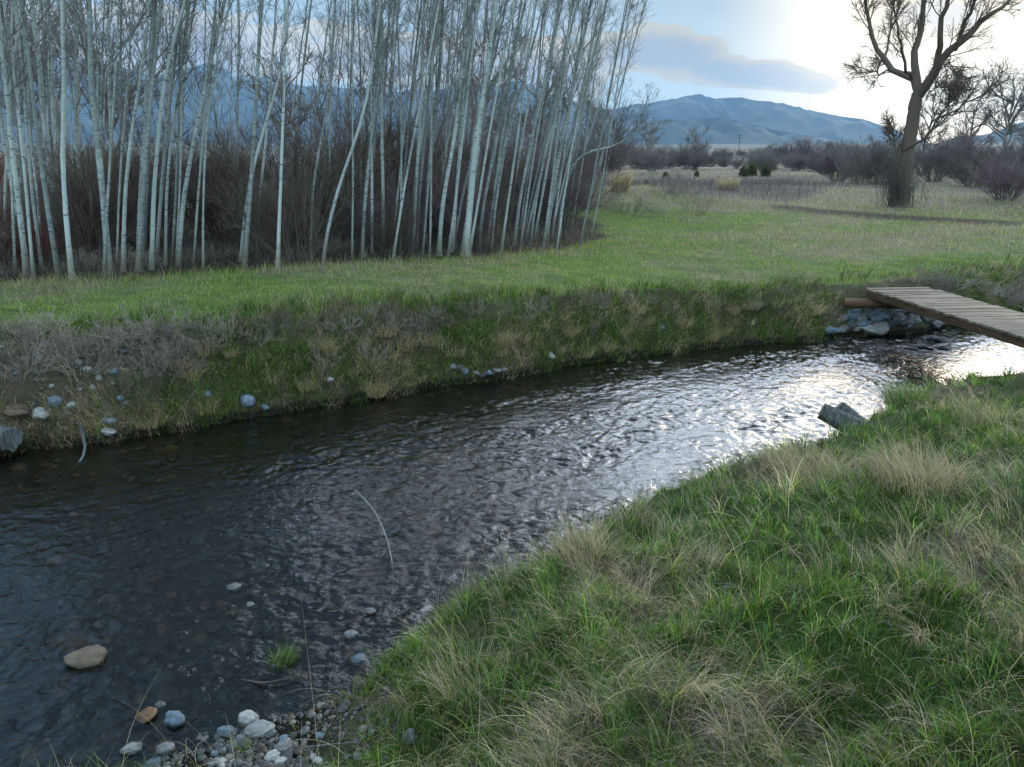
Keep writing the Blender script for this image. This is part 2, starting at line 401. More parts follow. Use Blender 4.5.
def pebble_mat():
    m, t, o = mat('pebbles')
    geo = N(t, 'ShaderNodeNewGeometry').outputs['Position']
    n2 = NOISE(t, geo, 60., 5, .7)
    f = SM(t, n2, .3, .75, .6, 1.3)
    cc = N(t, 'ShaderNodeCombineXYZ')
    for i in range(3): V(t, cc.inputs[i], f)
    principled(t, o, MIX(t, 1., attr(t), cc.outputs[0], 'MULTIPLY'), .5, .4, n2, .3, .005); return m
M_PEB = pebble_mat()
def wood_mat(name, c1, c2, scale=(1, 14, 14), rot=0):
    m, t, o = mat(name)
    mp = N(t, 'ShaderNodeMapping'); V(t, mp.inputs[0], obj_coord(t)); mp.inputs['Scale'].default_value = scale
    n1 = NOISE(t, mp.outputs[0], 3., 6, .65, .5); n2 = NOISE(t, obj_coord(t), 1.7, 4, .6)
    c = MIX(t, SM(t, M(t, 'ADD', M(t, 'MULTIPLY', n1, .7), M(t, 'MULTIPLY', n2, .4)), .35, .75), c1, c2)
    principled(t, o, c, .85, .15, n1, .5, .01); return m
M_DECK = wood_mat('weathered_planks', (.27, .22, .17, 1), (.12, .095, .07, 1), (16, 1.2, 16))
M_BEAM = wood_mat('brown_beam', (.16, .10, .06, 1), (.07, .045, .03, 1), (1, 14, 14))
M_DRIFT = wood_mat('grey_driftwood', (.17, .18, .18, 1), (.03, .03, .03, 1), (14, 14, 1.5))
M_METAL, t_, o_ = mat('dark_post_paint'); principled(t_, o_, (.02, .03, .025, 1), .6, .4)

# ------------------------------------------------------------------ ground sheet
def polar(r0, r1, nr, a0, a1, na, power=1.0):
    r = np.exp(np.linspace(math.log(r0), math.log(r1), nr)); a = np.linspace(a0, a1, na)
    A, RR = np.meshgrid(a, r); return RR * np.sin(A), RR * np.cos(A), nr, na
def gridq(nr, na):
    i = np.arange(nr * na).reshape(nr, na)
    return np.stack([i[:-1, :-1], i[:-1, 1:], i[1:, 1:], i[1:, :-1]], -1).reshape(-1, 4)
SX, SY = plane_pt(880, 214, .95)
_g = [hit(*p)[:2] for p in ((700, 545), (905, 590), (480, 690), (985, 640), (870, 545), (740, 520), (560, 650), (650, 545), (930, 430), (960, 620), (820, 640))]
_s = [hit(*p)[:2] for p in ((680, 720), (600, 745), (760, 740), (560, 545), (820, 468), (925, 468), (950, 560), (640, 600))]
def patch(x, y, pts, rad):
    s = np.zeros_like(x)
    for (a, b_) in pts:
        q = 1 + .22 * math.hypot(a, b_)
        s = np.maximum(s, np.exp(-((x - a) ** 2 + (y - b_) ** 2) / (rad * q * .6) ** 2))
    return s
def greenness(x, y, dn, df):
    """0 dead straw .. 1 lush green"""
    n = fbm(x * .9 + 2, y * .9, 4) + .5 * fbm(x * 3.5, y * 3.5, 2)
    near_ = .55 + 1.0 * n + .55 * patch(x, y, _g, .42) - .60 * patch(x, y, _s, .32)
    a = np.arctan2(x, y)
    m = .80 + .8 * fbm(x * .35, y * .35, 4) + .35 * fbm(x * 1.8, y * 1.8, 2)
    m = m - .35 * sm(a, R(14), R(24)) * sm(df, 1.5, 4) * (1 - sm(df, 8, 16)) - .7 * sm(y + 4 * fbm(x * .1, y * .1, 3) - .10 * (x - 8), 26, 34)
    m = m - .25 * np.exp(-((y - np.interp(x, TL[:, 0], TL[:, 1]) + .3) / .7) ** 2)
    bank = .62 + 1.2 * n - .55 * sm(x, -2.5, -4.5)
    m = np.where(df < .75, bank, m)
    return np.clip(np.where(dn > 0, near_, m), 0, 1)
G_SOIL = np.array([.06, .047, .036]); G_THATCH = np.array([.16, .14, .095]); G_GREEN = np.array([.075, .12, .028])
def brushband(x, y):
    a = np.arctan2(x, y) + .03 * fbm(x * .2, y * .2, 2); r = np.hypot(x, y) + 6 * fbm(x * .12, y * .12, 3)
    lo = np.interp(a, [R(6), R(12), R(20), R(24)], [50, 33, 36, 46])
    return sm(r, lo, lo + 2) * (1 - sm(r, 62, 72)) * sm(a, R(5.5), R(7)) * (1 - sm(a, R(20), R(25)))
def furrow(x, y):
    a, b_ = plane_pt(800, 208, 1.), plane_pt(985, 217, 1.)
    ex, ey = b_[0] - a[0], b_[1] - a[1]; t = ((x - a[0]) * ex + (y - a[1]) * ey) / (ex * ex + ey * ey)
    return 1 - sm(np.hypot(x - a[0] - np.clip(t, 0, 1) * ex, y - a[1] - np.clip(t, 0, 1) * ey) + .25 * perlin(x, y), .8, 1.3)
def ground_col(x, y, dn, df, bar):
    g = greenness(x, y, dn, df)[:, None]
    r = np.hypot(x, y)
    c = G_THATCH * (1 - g) + G_GREEN * g
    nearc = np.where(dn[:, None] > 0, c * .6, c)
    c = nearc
    bk = (sm(df, -.05, .05) * (1 - sm(df, .55, .85)))[:, None]
    c = c * (1 - .8 * bk) + G_SOIL * .8 * bk
    c = np.where((dn[:, None] <= 0) & (df[:, None] <= 0), np.array([.050, .042, .028]), c)
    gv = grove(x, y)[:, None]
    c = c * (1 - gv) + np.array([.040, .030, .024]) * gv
    c = c * (1 - bar[:, None] * .8) + np.array([.06, .055, .045]) * bar[:, None] * .8
    # far ground beyond the meadow
    f = sm(y + 4 * fbm(x * .1, y * .1, 3) - .10 * (x - 8), 27, 36)[:, None] * (df[:, None] > 0)
    nn = fbm(x * .06, y * .035, 4)[:, None]; n2 = fbm(x * .3, y * .12, 3)[:, None]
    fc = np.array([.13, .115, .09]) + np.array([.09, .085, .05]) * np.clip(nn * 1.8, -1, 1) + np.array([-.02, .0, -.02]) * n2 * 2
    brown = np.array([.075, .06, .062])
    band = brushband(x, y)[:, None]
    fc = fc * (1 - .7 * band) + brown * .7 * band
    c = c * (1 - f) + fc * f
    vf = sm(r, 300, 900)[:, None]
    c = c * (1 - vf) + (np.array([.11, .10, .07]) + np.array([.08, .06, .02]) * np.clip(fbm(x * .004, y * .004, 3)[:, None] * 2, -1, 1)) * vf
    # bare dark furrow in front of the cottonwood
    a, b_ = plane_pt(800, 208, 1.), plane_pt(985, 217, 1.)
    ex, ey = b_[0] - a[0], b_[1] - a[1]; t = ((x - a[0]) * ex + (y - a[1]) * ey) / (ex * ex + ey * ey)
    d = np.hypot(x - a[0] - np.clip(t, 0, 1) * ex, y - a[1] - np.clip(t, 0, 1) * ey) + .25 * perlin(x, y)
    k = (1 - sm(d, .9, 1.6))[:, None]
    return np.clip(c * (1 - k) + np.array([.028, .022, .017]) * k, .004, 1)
na = 1400
# finer angular spacing ahead of the camera
aa = np.linspace(-1, 1, na); aa = (aa * .32 + aa ** 3 * .68) * math.pi
rr = np.concatenate([np.exp(np.linspace(math.log(.3), math.log(1.5), 40))[:-1], np.exp(np.linspace(math.log(1.5), math.log(22), 820))[:-1], np.exp(np.linspace(math.log(22), math.log(7500), 300))]); nr = len(rr); AA, RR = np.meshgrid(aa, rr)
gx = (RR * np.sin(AA)).ravel(); gy = (RR * np.cos(AA)).ravel()
gz, gdn, gdf, gbar = H(gx, gy, True)
gq = gridq(nr, na)
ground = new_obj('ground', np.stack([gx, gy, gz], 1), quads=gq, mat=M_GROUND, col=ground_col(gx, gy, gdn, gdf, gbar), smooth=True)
tag(ground, kind='structure')

# ------------------------------------------------------------------ water
def build_water():
    na, nr = 1700, 1250
    a = np.linspace(R(-95), R(80), na); r = np.exp(np.linspace(math.log(1.5), math.log(34), nr))
    A, RR = np.meshgrid(a, r); x = (RR * np.sin(A)).ravel(); y = (RR * np.cos(A)).ravel()
    z = H(x, y)
    c, s = math.cos(R(32)), math.sin(R(32)); u = x * c + y * s; v = -x * s + y * c
    rough = sm(fbm(x * .35 + 8, y * .35, 2), -.35, .3) * .5 + .55 + .75 * sm(x + .5 * (y - 6), -2, 4)
    rough = rough * np.clip(.95 + 1.7 * fbm(u * .45, v * 1.5, 3) + .7 * perlin(u * .5 + 40, v * 2.6), .25, 1.9)
    uu = u + .10 * perlin(u * 2, v * 2); vv = v + .10 * perlin(u * 2 + 9, v * 2)
    wv = (.0050 * perlin(uu * 3.2, vv * 4.2) + .0068 * perlin(uu * 6.0 + 5, vv * 8.0) + .0050 * perlin(uu * 12, vv * 15 + 3) + .0022 * perlin(uu * 24, vv * 27 + 3)) * rough
    wv += .003 * perlin(u * .9, v * 1.7)
    # faster, rougher water round the stones below the bridge
    q = gridq(nr, na)
    keep = (z[q] < .03).any(1)
    q = q[keep]; used = np.unique(q); mp = np.full(len(x), -1); mp[used] = np.arange(len(used))
    o = new_obj('water', np.stack([x, y, wv], 1)[used], quads=mp[q], mat=M_WATER, smooth=True)
    tag(o, kind='structure')
build_water()

# ------------------------------------------------------------------ hills
def hill_mat():
    m, t, o = mat('hill_slopes')
    geo = N(t, 'ShaderNodeNewGeometry').outputs['Position']
    mp = N(t, 'ShaderNodeMapping'); V(t, mp.inputs[0], geo); mp.inputs['Scale'].default_value = (1, 1, 1)
    n1 = NOISE(t, mp.outputs[0], .004, 7, .6)
    c = MIX(t, SM(t, n1, .42, .66), (.014, .024, .026, 1), (.06, .062, .055, 1))
    sz_ = N(t, 'ShaderNodeSeparateXYZ'); V(t, sz_.inputs[0], geo)
    sn = M(t, 'MULTIPLY', SM(t, sz_.outputs[2], 360, 520), SM(t, NOISE(t, geo, .012, 6, .65), .52, .62))
    c = MIX(t, sn, c, (.7, .72, .75, 1))
    principled(t, o, c, .95, .1); return m
M_HILL = hill_mat()
def ridge(name, sky_px, r_pk, r_in, r_out, seed, lo=.35):
    pts = sorted((azel(*p) for p in sky_px)); A0 = np.array([p[0] for p in pts]); E0 = np.tan(np.array([p[1] for p in pts]))
    na, nr = 700, 130
    a = np.linspace(A0[0] - .5, A0[-1] + .5, na); r = np.linspace(r_in, r_out, nr)
    A, RR = np.meshgrid(a, r); e = np.interp(A, A0, E0) * (1 + .09 * fbm(A * 26 + seed, A * 0 + seed, 5, .6))
    x = RR * np.sin(A); y = RR * np.cos(A)
    hp = e * r_pk + CZ
    rise = np.where(RR < r_pk, sm(RR, r_in, r_pk) ** .8, 1 - .8 * sm(RR, r_pk, r_out))
    spur = 1 - np.abs(perlin(A * 26 + seed + .8 * perlin(RR / 400, A * 9), RR / 1500. + seed)) * 1.0
    sp2 = 1 - np.abs(perlin(A * 60 + seed, RR / 700. + seed))
    z = hp * rise * (lo + (1 - lo) * (.75 * spur + .25 * sp2) ** 1.0 * 1.0 + (1 - lo) * .0)
    z = np.where(np.abs(RR - r_pk) < (r_out - r_in) / nr * .8, np.maximum(z, hp * .985), z)
    z = z + 4
    o = new_obj(name, np.stack([x.ravel(), y.ravel(), z.ravel()], 1), quads=gridq(nr, na), mat=M_HILL, smooth=True)
    tag(o, kind='structure')
ridge('mountains', [(-300, 110), (-150, 80), (0, 58), (60, 50), (110, 66), (160, 74), (205, 62), (250, 76), (330, 88), (400, 90), (470, 86), (523, 82), (552, 93), (580, 105), (610, 110), (640, 104), (672, 97), (700, 94), (718, 99), (745, 99), (770, 101), (800, 108), (835, 116), (862, 119), (890, 128), (930, 145), (980, 150), (1100, 150), (1300, 140)], 4600, 2900, 6600, 3.3, .55)
ridge('foothills', [(-200, 130), (100, 120), (300, 125), (420, 112), (520, 112), (600, 128), (680, 120), (720, 118), (780, 132), (840, 141), (870, 150), (900, 152), (930, 148), (955, 138), (985, 136), (1024, 122), (1090, 110), (1200, 120)], 3000, 2100, 3800, 9.1, .5)

# ------------------------------------------------------------------ haze
def haze():
    m, t, o = mat('haze_air')
    v = N(t, 'ShaderNodeVolumePrincipled'); v.inputs['Color'].default_value = (.42, .70, 1.0, 1)
    v.inputs['Density'].default_value = HAZE_DENSITY; v.inputs['Anisotropy'].default_value = .0
    t.links.new(v.outputs[0], o.inputs['Volume'])
    X_, Zb, Zt = 7600, -3, 560
    vs = [(sx_ * X_, sy_ * X_, z) for z in (Zb, Zt) for sx_, sy_ in ((-1, -1), (1, -1), (1, 1), (-1, 1))]
    fs = [(0, 3, 2, 1), (4, 5, 6, 7), (0, 1, 5, 4), (1, 2, 6, 5), (2, 3, 7, 6), (3, 0, 4, 7)]
    h = new_obj('haze', vs, faces=fs, mat=m); tag(h, kind='stuff')
haze()

# ------------------------------------------------------------------ aspens
def trunk_mesh(name, path, r0, r1, m, parent, sides=10, k=26, flare=1.5):
    """smooth tube through the points of path"""
    path = np.array(path); L = np.concatenate([[0], np.cumsum(np.linalg.norm(np.diff(path, axis=0), axis=1))])
    t = np.linspace(0, 1, k) ** 1.15 * L[-1]
    P = np.stack([np.interp(t, L, path[:, i]) for i in range(3)], 1)
    for _ in range(2): P[1:-1] = .25 * P[:-2] + .5 * P[1:-1] + .25 * P[2:]
    s = t / L[-1]
    rad = r0 + (r1 - r0) * s ** .9
    rad = rad * (1 + (flare - 1) * np.exp(-t / .15)) * (1 + rng.normal(0, .035, k))
    P[:, 0] += .25 * min(r0, .08) * np.cumsum(rng.normal(0, .35, k)); P[:, 1] += .25 * min(r0, .08) * np.cumsum(rng.normal(0, .35, k))
    v, q = tubes(P[None], rad[None], sides)
    return new_obj(name, v, quads=q, mat=m, parent=parent, smooth=True), P, rad
def aspen_crown(P, rad, h0, n1, parent, m=None, dens=1.0, g=rng):
    t = g.uniform(h0, .99, n1) ; Q = np.repeat(P[None], n1, 0)
    p, T = along(Q, t); rr_ = np.interp(t, np.linspace(0, 1, len(P)), rad)
    D = spread(T, g.uniform(R(18), R(48), n1), g); D[:, 2] = np.abs(D[:, 2]) + .1
    ln = g.uniform(.5, 1.5, n1) * (1.25 - .8 * t)
    A = grow(p, D, ln, 6, .5, .10, g)
    B = offshoots(A, max(2, int(5 * dens)), R(42), .50, 4, .15, 1., .4, .12, g)
    C = offshoots(B, max(1, int(3 * dens)), R(45), .25, 3, .2, 1., .3, .12, g)
    parts = [tubes(A, np.linspace(1, .25, 6)[None] * np.clip(rr_ * .32, .004, .012)[:, None], 4),
             tubes(B, taper(len(B), 4, .0042, .0024), 3), tubes(C, taper(len(C), 3, .0030, .0018), 3)]
    v, q = join(parts)
    return new_obj('crown', v, quads=q, mat=m or M_TWIGP, parent=parent)
def aspen_hero(pts, wpx, label, tone=0, top=None, dist=None, dens=1.0, crown=True, kind='aspen_tree', n1=30):
    x, y, z = hit(*pts[0])
    if dist: # stands further back than the ground it appears to touch
        d = ray(*pts[0]); s = dist / math.hypot(d[0], d[1]); x, y = d[0] * s, d[1] * s; z = float(H(np.array([x]), np.array([y]))[0])
    root = empty(kind, (x, y, z - .05))
    P = [(0, 0, 0)]; dy = 0
    for (px, py) in pts[1:]:
        d = ray(px, py); dy += random.uniform(-.18, .18); s = (y + dy) / d[1]
        P.append((d[0] * s - x, dy, CZ + d[2] * s - z + .05))
    Hh = top or random.uniform(8.5, 12)
    if P[-1][2] < Hh - .6:
        a = np.array(P[-2]); b_ = np.array(P[-1]); d = unit(b_ - a)
        n = 5; step = (Hh - b_[2]) / n
        for i in range(n):
            d = unit(d * .8 + np.array([random.gauss(0, .06), random.gauss(0, .06), .35])); b_ = b_ + d * step / max(d[2], .5)
            P.append(tuple(b_))
    r0 = wpx * .39 * y / F
    m = (M_ASPEN, M_ASPEN_D)[tone]
    _, PP, rad = trunk_mesh('trunk', P, r0, max(.008, r0 * .22), m, root)
    if crown: aspen_crown(PP, rad, .30, n1, root, dens=dens)
    tag(root, label, 'tree', 'pale trunks along the front of the grove')
    return root
HERO = [
 ([(26, 276), (22, 225), (15, 170), (8, 110), (3, 60), (-3, 0)], 7, 'leftmost pale trunk of the grove front, bowed gently to the left', 0),
 ([(72, 280), (68, 225), (62, 163), (66, 87), (62, 0)], 6.5, 'pale trunk with an S bend, between the leftmost and the brightest left trunk', 0),
 ([(109, 275), (104, 210), (98, 151), (91, 87), (91, 0)], 8.5, 'brightest white trunk at the left of the grove, smooth and slightly bowed', 0),
 ([(123, 272), (124, 225), (127, 170), (136, 106), (146, 50), (151, 0)], 5.5, 'pale right-leaning trunk just right of the brightest left one, thin stem at its foot', 0),
 ([(139, 269), (140, 220), (142, 160), (149, 76), (154, 0)], 9, 'thick straight pale trunk in the middle of the tight left cluster', 0),
 ([(151, 270), (153, 200), (157, 132), (166, 57), (185, 0)], 6, 'pale trunk with dark low knots, right beside the thick cluster trunk', 0),
 ([(165, 266), (166, 210), (168, 163), (181, 76), (189, 0)], 4, 'thin mottled trunk between the knotted trunk and the long right-leaning one', 0),
 ([(178, 266), (181, 220), (187, 170), (202, 102), (212, 50), (227, 0)], 6, 'long pale trunk at the right edge of the left cluster, leaning right', 0),
 ([(156, 262), (160, 200), (166, 140), (176, 57), (183, 0)], 5, 'grey trunk just behind the knotted trunk of the left cluster', 1),
 ([(51, 240), (50, 190), (49, 125), (52, 60), (49, 0)], 6, 'upright grey trunk a step behind, between the two leftmost bent trunks', 1),
 ([(42, 262), (39, 215), (32, 150), (28, 87), (21, 0)], 4, 'thin grey trunk leaning left, in front of the upright grey one', 0),
 ([(85, 236), (81, 195), (77, 163), (76, 87), (76, 0)], 5, 'grey trunk left of the brightest trunk, its foot lost in dark brush', 1),
 ([(110, 250), (109, 200), (111, 130), (108, 70), (108, 0)], 5, 'slim straight trunk directly behind the brightest left trunk', 1),
 ([(58, 250), (52, 190), (42, 106), (38, 50), (33, 0)], 7, 'darker thick trunk leaning left with rough bark near the top left corner', 1),
 ([(203, 268), (203, 220), (204, 170), (208, 102), (222, 40), (232, 0)], 3, 'very thin speckled stem alone right of the left cluster', 0),
 ([(240, 262), (244, 220), (250, 181), (259, 145), (268, 117), (285, 60), (290, 0)], 4.6, 'pale trunk with orange-brown foot, left one of the pair in the open gap', 0),
 ([(257, 258), (258, 220), (261, 181), (267, 125), (272, 60), (276, 0)], 3.8, 'slim pale trunk, right one of the pair in the open gap', 0),
 ([(310, 260), (311, 225), (312, 190), (320, 147), (330, 90), (336, 0)], 3.4, 'thin wavy trunk with a tan foot in the middle of the grove gap', 0),
 ([(234, 240), (236, 180), (238, 87), (240, 0)], 4.5, 'dark straight trunk behind the pair in the open gap', 1),
 ([(323, 263), (326, 235), (342, 174), (362, 125), (372, 70), (380, 0)], 4.2, 'crooked pale trunk that kinks near its foot and slants far right', 0),
 ([(362, 257), (364, 215), (368, 170), (374, 113), (379, 50), (381, 0)], 5, 'clean pale trunk at the left end of the dense middle stand', 0),
 ([(424, 245), (425, 200), (429, 165), (438, 87), (442, 0)], 6, 'pale trunk in the dense stand, foot hidden in dry brush', 0),
 ([(439, 256), (441, 215), (446, 185), (455, 140), (462, 80), (466, 0)], 6, 'greenish pale trunk close left of the big white flecked trunk', 0),
 ([(465, 256), (468, 215), (472, 178), (476, 125), (485, 76), (495, 0)], 9.5, 'big white trunk with dark flecks, brightest in the right half of the grove', 0),
 ([(478, 248), (484, 200), (497, 140), (510, 70), (527, 0)], 4.6, 'pale trunk leaning right out from behind the big white flecked trunk', 0),
 ([(514, 246), (519, 205), (527, 163), (546, 76), (561, 0)], 4.6, 'slanting pale trunk halfway between the big white trunk and the grove edge', 0),
 ([(546, 240), (551, 200), (561, 144), (572, 87), (591, 0)], 6, 'tall slanting pale trunk second from the right edge of the grove', 0),
 ([(559, 236), (563, 200), (570, 170), (579, 158), (592, 150), (612, 148)], 5, 'short pale trunk at the right edge of the grove, bends over right', 0),
 ([(455, 250), (458, 215), (465, 185), (473, 160), (482, 110), (500, 40), (508, 0)], 3.6, 'thin zigzag stem crossing just left of the big white trunk', 0),
 ([(383, 250), (384, 200), (383, 120), (384, 60), (383, 0)], 4.6, 'perfectly upright slim trunk in the left part of the dense stand', 1),
 ([(372, 254), (372, 200), (371, 120), (374, 0)], 3.6, 'thin upright trunk between the clean pale and the perfectly upright one', 0),
 ([(400, 252), (401, 200), (402, 120), (396, 0)], 3, 'hair-thin pale stem in the middle of the dense stand, leaning slightly left', 0),
 ([(413, 250), (416, 190), (421, 113), (425, 0)], 4.6, 'grey trunk between the hair-thin stem and the one with hidden foot', 1),
 ([(491, 248), (496, 200), (504, 151), (524, 80), (546, 0)], 3.8, 'grey slanting stem right of the big white trunk, parallel to its neighbours', 0),
 ([(530, 244), (537, 195), (549, 130), (563, 60), (578, 0)], 4, 'slanting grey stem left of the tall one near the grove edge', 1),
 ([(5, 268), (4, 200), (8, 120), (14, 50), (22, 0)], 4, 'thin grey right-leaning trunk at the very left edge of the picture', 1),
]
for i, (p, wd_, lb, tone) in enumerate(HERO):
    aspen_hero(p, wd_, lb, tone, top=(3.4 if 'bends over' in lb else None), n1=(34 if wd_ > 4 else 22), dens=1.0)

# back rows: eight trees, copied
def proto_aspen(i):
    g = np.random.default_rng(100 + i)
    root = empty('aspen_tree')
    h = 8 + 3 * g.random(); k = 7; P = [(0, 0, 0)]; d = np.array([g.normal(0, .02), g.normal(0, .02), 1.])
    for j in range(k):
        d = unit(d + np.array([g.normal(0, .03), g.normal(0, .03), .12])); P.append(tuple(np.array(P[-1]) + d * h / k))
    r0 = .018 + .022 * g.random()
    _, PP, rad = trunk_mesh('trunk', P, r0, .008, (M_ASPEN_D, M_ASPEN)[i % 3 == 0], root, sides=7, k=18)
    aspen_crown(PP, rad, .30, 20, root, m=(M_TWIG, M_TWIGP)[i % 2], dens=1.0, g=g)
    return root
protos = [proto_aspen(i) for i in range(9)]
LAND = [(-10, 'left of the leftmost trunk'), (50, 'behind the leftmost trunks'), (95, 'behind the brightest left trunk'), (135, 'behind the thick cluster trunk'), (172, 'behind the knotted trunk'),
        (215, 'right of the left cluster'), (262, 'behind the pair in the gap'), (312, 'beside the wavy tan-footed trunk'), (352, 'behind the crooked slanting trunk'), (392, 'left in the dense stand'),
        (432, 'midway in the dense stand'), (462, 'just left of the big white trunk'), (492, 'just right of the big white trunk'), (530, 'between big white trunk and grove edge'), (999, 'at the right edge of the grove')]
def land(px): return next(t for lim, t in LAND if px < lim)
g = np.random.default_rng(5)
cnt = 0; placed = []
BACK = 'bare trunks crowded in the rows behind the front of the grove'
while cnt < 150:
    px = g.choice([g.uniform(-120, 600), g.uniform(330, 590), g.uniform(0, 200)], p=[.5, .37, .13])
    dd = g.uniform(0, 1) ** 1.3 * 14 + .3
    if 205 < px < 330 and g.random() < .35: continue
    d = ray(px, 200); a = math.atan2(d[0], d[1])
    yt = np.interp(px, [0, 300, 590], [11.3, 12.6, 16.5]) + dd
    x, y = yt * math.tan(a), yt
    if any((x - q[0]) ** 2 + (y - q[1]) ** 2 < .04 for q in placed): continue
    placed.append((x, y))
    o = protos[cnt] if cnt < len(protos) else copy_tree(protos[int(g.integers(0, len(protos)))])
    o.location = (x, y, float(H(np.array([x]), np.array([y]))[0]) - .05)
    lean = np.interp(px, [0, 60, 130, 230, 330, 420, 590], [.08, .08, .16, .14, .11, .12, .19]) + g.normal(0, .03); app = lean + (px - 512) / 760 * .29
    o.rotation_euler = Euler((g.normal(0, .03), lean, 0)); o.rotation_euler = (Matrix.Rotation(lean, 3, 'Y') @ Matrix.Rotation(g.uniform(0, 6.28), 3, 'Z')).to_euler()
    s = g.uniform(.8, 1.15); o.scale = (s, s, s)
    if px < -10:
        tag(o, 'slender bare trunk beyond the left edge of the view, part of the grove', 'tree', 'trunks of the grove further left')
    else:
        ln_ = 'leaning left' if app < -.03 else 'upright' if app < .035 else 'leaning right' if app < .12 else 'slanting far right'
        tag(o, f'slender background trunk {ln_}, ' + land(px), 'tree', 'background trunks ' + land(px))
    cnt += 1

# ------------------------------------------------------------------ bare shrubs
def shrub_mesh(name, h, rad, n0, per1, per2, r0, m, g, tall=1.0, up=.35):
    st = np.zeros((n0, 3)); a = g.uniform(0, 6.28, n0); q = g.uniform(0, 1, n0) ** .5 * rad * .28
    st[:, 0] = np.cos(a) * q; st[:, 1] = np.sin(a) * q
    tl = g.uniform(.05, .85, n0) / tall; a2 = a + g.normal(0, .5, n0)
    D = np.stack([np.cos(a2) * np.sin(tl), np.sin(a2) * np.sin(tl), np.cos(tl)], 1)
    A = grow(st, D, h * g.uniform(.6, 1.08, n0), 6, up, .09, g)
    B = offshoots(A, per1, R(32), h * .38, 4, .2, 1., .35, .13, g)
    C = offshoots(B, per2, R(38), h * .18, 3, .2, 1., .3, .15, g)
    return join([tubes(A, taper(n0, 6, r0, r0 * .45), 3), tubes(B, taper(len(B), 4, r0 * .55, r0 * .35), 3), tubes(C, taper(len(C), 3, r0 * .4, r0 * .25), 3)])
def shrub_proto(name, label, cat, group, m, **kw):
    v, q = shrub_mesh(name, m=m, **kw); v[:, 2] -= .05
    o = new_obj(name, v, quads=q, mat=m)
    tag(o, label, cat, group); return o
def zof(x, y): return float(H(np.array([float(x)]), np.array([float(y)]))[0])
g = np.random.default_rng(21)
thick = [shrub_proto('bare_shrub', '', 'shrub', None, m_, h=h_, rad=1.2, n0=34, per1=7, per2=5, r0=.011, g=g)
         for m_, h_ in ((M_BRUSH, 2.4), (M_BRUSH, 3.0), (M_BRUSHR, 2.5), (M_BRUSH, 2.0), (M_WILLOW, 2.7))]
cnt = 0; used = set()
for i in range(105):
    px = g.uniform(-160, 575); dd = .9 + g.uniform(0, 1) ** 1.1 * 16
    if 270 < px < 335 and dd > 5 and g.random() < .6: continue
    d = ray(px, 200); a = math.atan2(d[0], d[1]); yt = np.interp(px, [0, 300, 590], [11.3, 12.6, 16.5]) + dd
    k = 2 if (px < 60 and g.random() < .6) else int(g.choice([0, 1, 3, 4]))
    o = thick[k] if k not in used else copy_tree(thick[k]); used.add(k)
    x, y = yt * math.tan(a), yt
    o.location = (x, y, zof(x, y)); o.rotation_euler = (0, 0, g.uniform(0, 6.28)); s = g.uniform(.4, 1.25) * np.interp(dd, [0, 4], [.45, 1]) ; o.scale = (s, s, s * g.uniform(.8, 1.1))
    side = 'beyond the left edge of the view' if px < -20 else land(px)
    tint = 'reddish' if k == 2 else 'purplish' if k == 4 else 'dark brown'
    dp = 'front' if dd < 4 else 'middle' if dd < 10 else 'back'
    tag(o, f'{tint} {dp} brush shrub, {side}', 'shrub', f'grove brush, {side}')

# shrubs and bare trees across the valley meadow
wil = [shrub_proto('willow_shrub', '', 'shrub', None, m_, h=h_, rad=2.0, n0=60, per1=9, per2=6, r0=.022, g=g, tall=t_l)
       for m_, h_, t_l in ((M_WILLOW, 3.2, .8), (M_WILLOW, 3.8, 1.0), (M_TWIG, 3.4, .9), (M_BRUSH, 3.0, .7))]
used = set()
def place_w(px, dist, s, k, label, group=None, sz_=1.0):
    d = ray(px, 170); a = math.atan2(d[0], d[1]); x, y = dist * math.sin(a), dist * math.cos(a)
    o = wil[k] if k not in used else copy_tree(wil[k]); used.add(k)
    o.location = (x, y, zof(x, y)); s *= (.68 if px > 780 else .8); o.rotation_euler = (0, 0, g.uniform(0, 6.28)); o.scale = (s * 1.15, s * 1.15, s * sz_)
    tag(o, label, 'shrub', group or 'bare willow shrubs across the valley meadow')
    return o
for (px, dist, s, k, lb) in (
    (1012, 44, 1.05, 0, 'large round purple-grey willow shrub at the right edge behind the meadow'),
    (975, 62, 1.15, 3, 'dark bushy willow left of the large round one at the right edge'),
    (860, 66, 1.25, 2, 'tall grey-brown shrub close left of the cottonwood'),
    (880, 60, 1.25, 2, 'tall grey shrub directly behind the cottonwood trunk'),
    (838, 72, 1.1, 1, 'dense shrub at the left end of the clump beside the cottonwood'),
    (935, 75, 1.2, 1, 'hazy grey shrub seen right of the cottonwood trunk'),
    (825, 95, 1.0, 0, 'round purple shrub between the far hedge line and the cottonwood clump'),
    (795, 120, 1.15, 0, 'low wide purple shrub under the pale distant fields'),
    (765, 105, .8, 3, 'small dark shrub in front of the far hedge line centre'),
    (652, 118, 1.05, 1, 'domed pale purple shrub in the hedge line right of the grove'),
    (1022, 80, 1.5, 2, 'tall pale bare shrub behind the round one at the right edge'),
    (955, 95, 1.5, 1, 'pale hazy shrub far behind between cottonwood and right edge')):
    place_w(px, dist, s, k, lb)
for i in range(34):
    px = 585 + i * 9.0 + g.normal(0, 4); dist = g.uniform(115, 175)
    seg = 'left third' if px < 690 else 'middle' if px < 790 else 'right third'
    place_w(px, dist, g.uniform(.75, 1.25) * (1.25 if px < 690 else .95), int(g.integers(0, 4)), f'purple-grey shrub in the {seg} of the far hedge line', f'shrubs of the far hedge line, {seg}')
